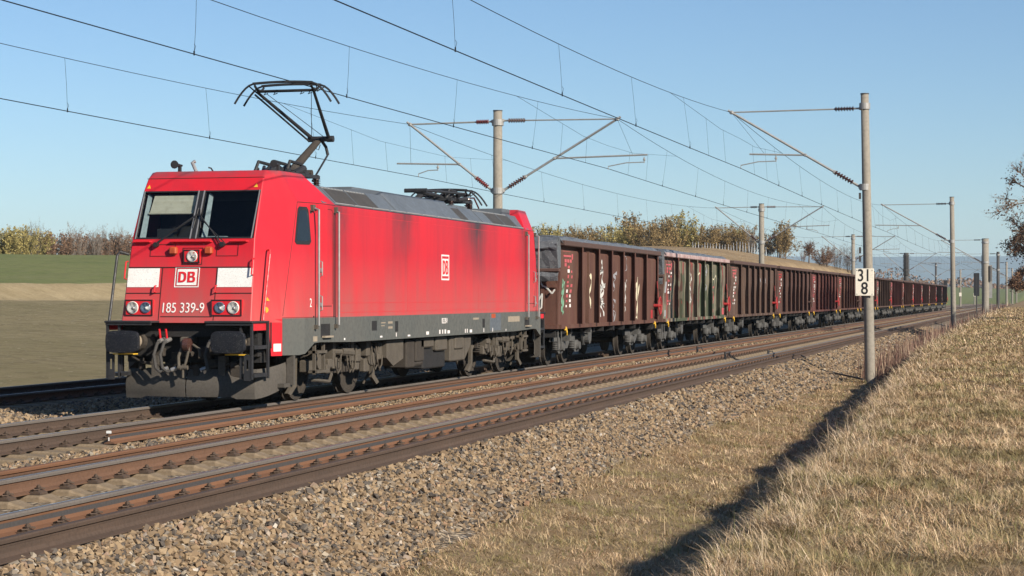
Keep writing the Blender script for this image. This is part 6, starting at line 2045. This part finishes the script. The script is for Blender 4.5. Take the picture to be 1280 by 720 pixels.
M['leaf_oak'] = leaf_mat("dry_oak_leaves", [(0, (0.06, 0.034, 0.022)), (.4, (0.115, 0.062, 0.038)), (.8, (0.17, 0.098, 0.06)), (1, (0.25, 0.155, 0.095))])
HEDGE = [bush_meshes(20 + k, 4.6, 3.6, 28, 4200, .105, .36) for k in range(5)]
BARE = [bush_meshes(40 + k, 5.0, 2.8, 16, 120, .06, .30) for k in range(2)]
BIG = [bush_meshes(60 + k, 5.2, 4.2, 34, 5600, .11, .40) for k in range(3)]
def gz(x, y): return float(height(np.array(x), np.array(y)))
def bush(kind, x, y, s, mat, label, cat, group, name="hedge_bush", sz=1.0, rot=None):
    st, cr = kind
    o = thing(name, label, cat, (x, y, gz(x, y) - .05), group, rng.uniform(0, 6.28) if rot is None else rot)
    o.scale = (s, s, s * sz)
    place("stems", st, o)
    c = place("crown", cr, o)
    c.material_slots[0].link = 'OBJECT'; c.material_slots[0].material = M[mat]
    return o
LEFT = [(-122.0, 213.9), (-121.5, 216.1), (-120.0, 216.5), (-119.1, 217.8), (-118.5, 220.0), (-118.1, 222.2), (-117.6, 224.4), (-117.5, 227.5), (-116.9, 229.7), (-116.2, 232.0), (-115.6, 234.2), (-114.9, 236.5), (-115.0, 240.6), (-114.6, 243.8)]
for i, (x, y) in enumerate(LEFT):
    yel = i < 5
    bush(HEDGE[(i * 2) % 5], x, y, (.90 if yel else .88) * rng.uniform(.92, 1.1), 'leaf_yellow' if yel else 'leaf_brown',
         "%s hedge bush on the field crest, %s from the frame edge towards the cab" % ("yellowish" if yel else "reddish brown", ORD[i]), "bush", "hedge bushes along the field crest")
for i, (x, y) in enumerate([(-117.2, 225.5), (-116.4, 229.0), (-116.9, 233.0), (-115.4, 235.0), (-114.6, 240.0), (-119.6, 219.0)]):
    bush(BARE[i % 2], x + 1.2, y + .5, .98 * rng.uniform(.9, 1.12), 'leaf_grey', "bare grey bush sticking out above the field hedge, %s of six from the frame edge" % ORD[i], "bush", "bare bushes in the field hedge", "bare_bush")
RIGHT = [(-67.1, 253.3), (-65.4, 255.8), (-62.6, 254.4), (-61.3, 258.9), (-58.2, 255.6), (-57.0, 261.1), (-53.9, 257.8), (-52.7, 263.3), (-49.5, 257.9), (-48.3, 262.4), (-47.2, 266.8), (-46.3, 273.3), (-43.3, 265.8), (-42.6, 272.2), (-41.6, 276.6), (-40.8, 283.0)]
for i, (x, y) in enumerate(RIGHT):
    bush(BIG[i % 3] if i in (7, 9, 10) else HEDGE[(i * 3) % 5], x, y, (1.12 if i in (7, 10) else 1.02 if i < 12 else .98) * rng.uniform(.93, 1.08), 'leaf_gold' if i % 4 != 2 else 'leaf_yellow',
         "golden brown hedge bush rising behind the freight wagons, %s from the locomotive" % ORD[i], "bush", "hedge bushes behind the freight wagons")
for i, (x, y) in enumerate([(-64.0, 258.5), (-59.5, 260.0), (-55.2, 262.0), (-50.8, 266.0), (-45.4, 270.0)]):
    bush(BARE[i % 2], x, y, 1.02, 'leaf_gold', "thin twiggy bush between the golden hedge bushes, %s from the locomotive" % ORD[i], "bush", "thin bushes in the hedge behind the wagons", "thin_bush")
mound = [(-39.6, 268.5, HEDGE[1], .85, 'leaf_gold', "golden bush at the left foot of the mound, just left of the two-armed mast"),
         (-36.2, 273.0, HEDGE[3], .62, 'leaf_brown', "low brown bush between the two-armed mast and the big round bush"),
         (-38.2, 271.3, BARE[0], .95, 'leaf_grey', "bare grey bush right behind the two-armed mast on the mound"),
         (-34.1, 270.3, BIG[1], .98, 'leaf_gold', "big round dense brown bush on top of the mound"),
         (-32.6, 284.0, BARE[1], .40, 'leaf_brown', "small low bush on the mound right of the round bush"),
         (-27.8, 300.9, BARE[0], .92, 'leaf_grey', "bare tree-like bush at the end of the mound next to the signed mast"),
         (-29.2, 298.5, BARE[1], .80, 'leaf_grey', "bare bush on the mound slope, second from the signed mast"),
         (-30.6, 294.1, HEDGE[2], .74, 'leaf_brown', "brown twiggy bush on the mound slope, third from the signed mast")]
for x, y, k, s, m, lab in mound: bush(k, x, y, s, m, lab, "bush", "bushes on the mound", "mound_bush")
# small tree with brown leaves on the mound, a crown above a bare stem
def small_tree(x, y, h, label, mat, seed, cw=.8):
    o = thing("small_tree", label, "tree", (x, y, gz(x, y) - .05), "small trees")
    mb = MB(); mb.tube([(0, 0, 0), (.05, 0, h * .3), (.0, .05, h * .6)], [.12, .09, .05], 6)
    mb.build("trunk", M['bark'], o)
    r_ = np.random.default_rng(seed)
    n = 60
    az = r_.uniform(0, 6.28, n); el = r_.uniform(-.1, 1.4, n)
    D = np.stack([np.cos(az)*np.cos(el), np.sin(az)*np.cos(el), np.sin(el)], -1)
    B = np.stack([np.zeros(n), np.zeros(n), h * r_.uniform(.25, .6, n)], -1)
    L = h * .38 * r_.uniform(.7, 1.1, n) * cw
    v1, f1 = twig_arrays(B, D, L, np.full(n, .03))
    i2 = np.repeat(np.arange(n), 9); t = r_.uniform(.3, 1, len(i2))
    B2 = B[i2] + D[i2] * (L[i2] * t)[:, None]; D2 = D[i2] + r_.normal(0, .6, (len(i2), 3)); L2 = h * .13 * r_.uniform(.5, 1.2, len(i2))
    v2, f2 = twig_arrays(B2, D2, L2, np.full(len(i2), .012))
    nl = 900 if h < 5 else 3200
    C = B2[r_.integers(0, len(B2), nl)] + r_.normal(0, .12 if h < 5 else .35, (nl, 3))
    v3, f3 = leaf_arrays(C, r_.uniform(.05, .11, nl) * (1 if h < 5 else 1.5), r_)
    ob = mass("crown", np.concatenate([v1, v2, v3]), np.concatenate([f1, f2 + len(v1), f3 + len(v1) + len(v2)]), M[mat])
    ob.parent = o
    return o
small_tree(-32.1, 287.3, 4.1, "small tree with brown leaves standing alone on the mound", 'leaf_oak', 5)
for i, (x, y) in enumerate([(-43.3, 526.5), (-43.6, 567.8), (-39.5, 548.2), (-38.4, 569.2), (-34.8, 554.6), (-33.9, 591.0)]):
    small_tree(x, y, 6.8 + .5 * math.sin(i * 2.1), "hazy brownish round tree far beyond the last wagons, %s from the signed mast" % ORD[i], 'leaf_brown', 70 + i, 1.15)
# far tree line across the valley, too far to tell apart
r_ = np.random.default_rng(9)
n = 5200
yy = r_.uniform(1240, 1330, n); kk = r_.uniform(.10, .32, n)
xx = yy * (kk * .9667 - .256) / (.9667 + kk * .256)
top_ = 7 + 3.5 * np.sin(xx * .05) + 2.5 * np.sin(xx * .13 + 1) + 5 * sstep(xx, 10, 60)
zz = height(xx, yy) + np.abs(r_.beta(1.3, 1.6, n)) * np.maximum(top_, 3)
lv, lf = leaf_arrays(np.stack([xx, yy, zz], -1), r_.uniform(.5, 1.3, n), r_)
tag(mass("far_treeline", lv, lf, M['leaf_brown']), "hazy brown line of woods across the valley", "woods", kind='stuff')

# white stakes of the young plantation under the hedge
stake = MB(); stake.box((-.022, -.022, -.1), (.022, .022, 1.15)); stake.box((-.04, -.04, .15), (.04, .04, .75)); 
STK = stake.mesh("tree_guard", M['stake'])
STAKES = [(-42.1, 247.6), (-42.7, 252.9), (-40.7, 243.4), (-41.9, 253.1), (-40.3, 245.6), (-40.2, 247.0), (-40.6, 251.9), (-39.5, 247.0), (-39.4, 248.8), (-38.0, 242.7), (-39.0, 251.4), (-38.3, 249.0), (-37.5, 246.6), (-38.0, 252.1), (-36.8, 246.4), (-36.7, 248.3), (-35.8, 244.6), (-35.9, 247.9), (-35.2, 245.6), (-34.9, 246.4), (-35.4, 252.3), (-34.3, 246.8), (-34.3, 249.4), (-34.7, 255.4), (-34.3, 255.3), (-33.6, 252.5)]
for i, (x, y) in enumerate(STAKES):
    o = place("tree_guard", STK, None, (x, y, gz(x, y)), (rng.uniform(-.05, .05), rng.uniform(-.05, .05), rng.uniform(0, 3)))
    o.scale = (1, 1, rng.uniform(.8, 1.25))
    tag(o, "thin white plantation stake on the slope below the golden hedge, left of the mound", "stake", "white plantation stakes")

# large trees at the right, bare above with brown leaves kept below
def big_tree(x, y, h, seed, label, leafy, spread=.80, nl=2200):
    rr = random.Random(seed); r_ = np.random.default_rng(seed)
    o = thing("oak_tree", label, "tree", (x, y, gz(x, y) - .1), "trees at the edge of the meadow")
    limb = MB(); B, D, L, W = [], [], [], []
    def grow(p, d, ln, rad, depth):
        q = p + d * ln
        mid = (p + q) / 2 + Vector((rr.gauss(0, 1), rr.gauss(0, 1), rr.gauss(0, 1))) * ln * .06
        if depth <= 3: limb.tube([p, mid, q], [rad, rad * .85, rad * .68], 6 if depth < 2 else 4)
        else: B.append(p[:]); D.append(((q - p).normalized())[:]); L.append(ln); W.append(max(rad, .006))
        if depth >= 6: return
        n = rr.randint(2, 3) if depth < 4 else rr.randint(2, 4)
        for k in range(n):
            a = Vector((rr.gauss(0, 1), rr.gauss(0, 1), rr.gauss(0, .8))).normalized()
            nd = (d + a * spread * rr.uniform(.6, 1.2) + Vector((0, 0, .10))).normalized()
            grow(q if k < 2 else p + (q - p) * rr.uniform(.4, .9), nd, ln * rr.uniform(.62, .84), rad * .62, depth + 1)
    grow(Vector((0, 0, 0)), Vector((0, 0, 1)), h * .17, h * .028, 0)
    limb.build("trunk", M['bark'], o)
    B, D, L, W = np.array(B), np.array(D), np.array(L), np.array(W)
    v1, f1 = twig_arrays(B, D, L, W)
    i2 = np.repeat(np.arange(len(B)), 11); t = r_.uniform(.2, 1, len(i2))
    B2 = B[i2] + D[i2] * (L[i2] * t)[:, None]; D2 = D[i2] + r_.normal(0, .5, (len(i2), 3)); L2 = L[i2] * r_.uniform(.4, .9, len(i2))
    v2, f2 = twig_arrays(B2, D2, L2, np.full(len(i2), .006))
    wt = np.exp(-np.maximum(0, B2[:, 2] - h * leafy) / (h * .10)); wt /= wt.sum()
    cl = r_.choice(len(B2), 260, p=wt)
    pick = r_.choice(len(B2), nl, p=wt)
    C = B2[pick] + D2[pick] * .3 * L2[pick][:, None] + r_.normal(0, .12, (nl, 3))
    v3, f3 = leaf_arrays(C, r_.uniform(.04, .085, nl), r_)
    ob = mass("crown", np.concatenate([v1, v2]), np.concatenate([f1, f2 + len(v1)]), M['bark']); ob.parent = o
    ol = mass("leaves", v3, f3, M['leaf_oak']); ol.parent = ob
    return o
big_tree(3.4, 103.7, 17.0, 24, "large oak with bare upper twigs and brown leaves low down, at the picture edge", .42)
big_tree(2.1, 112.0, 12.5, 13, "second oak with brown leaves, close behind the large oak at the picture edge", .45, nl=4200)
big_tree(1.9, 107.0, 13.0, 25, "slender oak standing between the two larger oaks at the picture edge", .35, nl=3000)
big_tree(-0.2, 142.0, 6.4, 13, "lower tree dense with dry brown leaves beside the large oak", .72, nl=5000)
big_tree(-0.9, 205.0, 7.5, 5, "farther brown leaved tree just above the meadow edge", .5, nl=4000)

# ------------------------------------------------------------------ air
hz = MB(); hz.box((-9500, -100, -60), (9500, 12500, 215))
haze = hz.build("haze", [])
tag(haze, "thin blue winter haze over the valley", "haze", kind='stuff')
hm = bpy.data.materials.new("haze_air"); hm.use_nodes = True
hn = hm.node_tree.nodes
hn.remove(hn["Principled BSDF"])
pv = hn.new("ShaderNodeVolumePrincipled")
pv.inputs["Density"].default_value = 0.00010
pv.inputs["Color"].default_value = (0.66, 0.85, 1.0, 1.0)
pv.inputs["Anisotropy"].default_value = 0.0
hm.node_tree.links.new(pv.outputs[0], hn["Material Output"].inputs["Volume"])
haze.data.materials.append(hm)
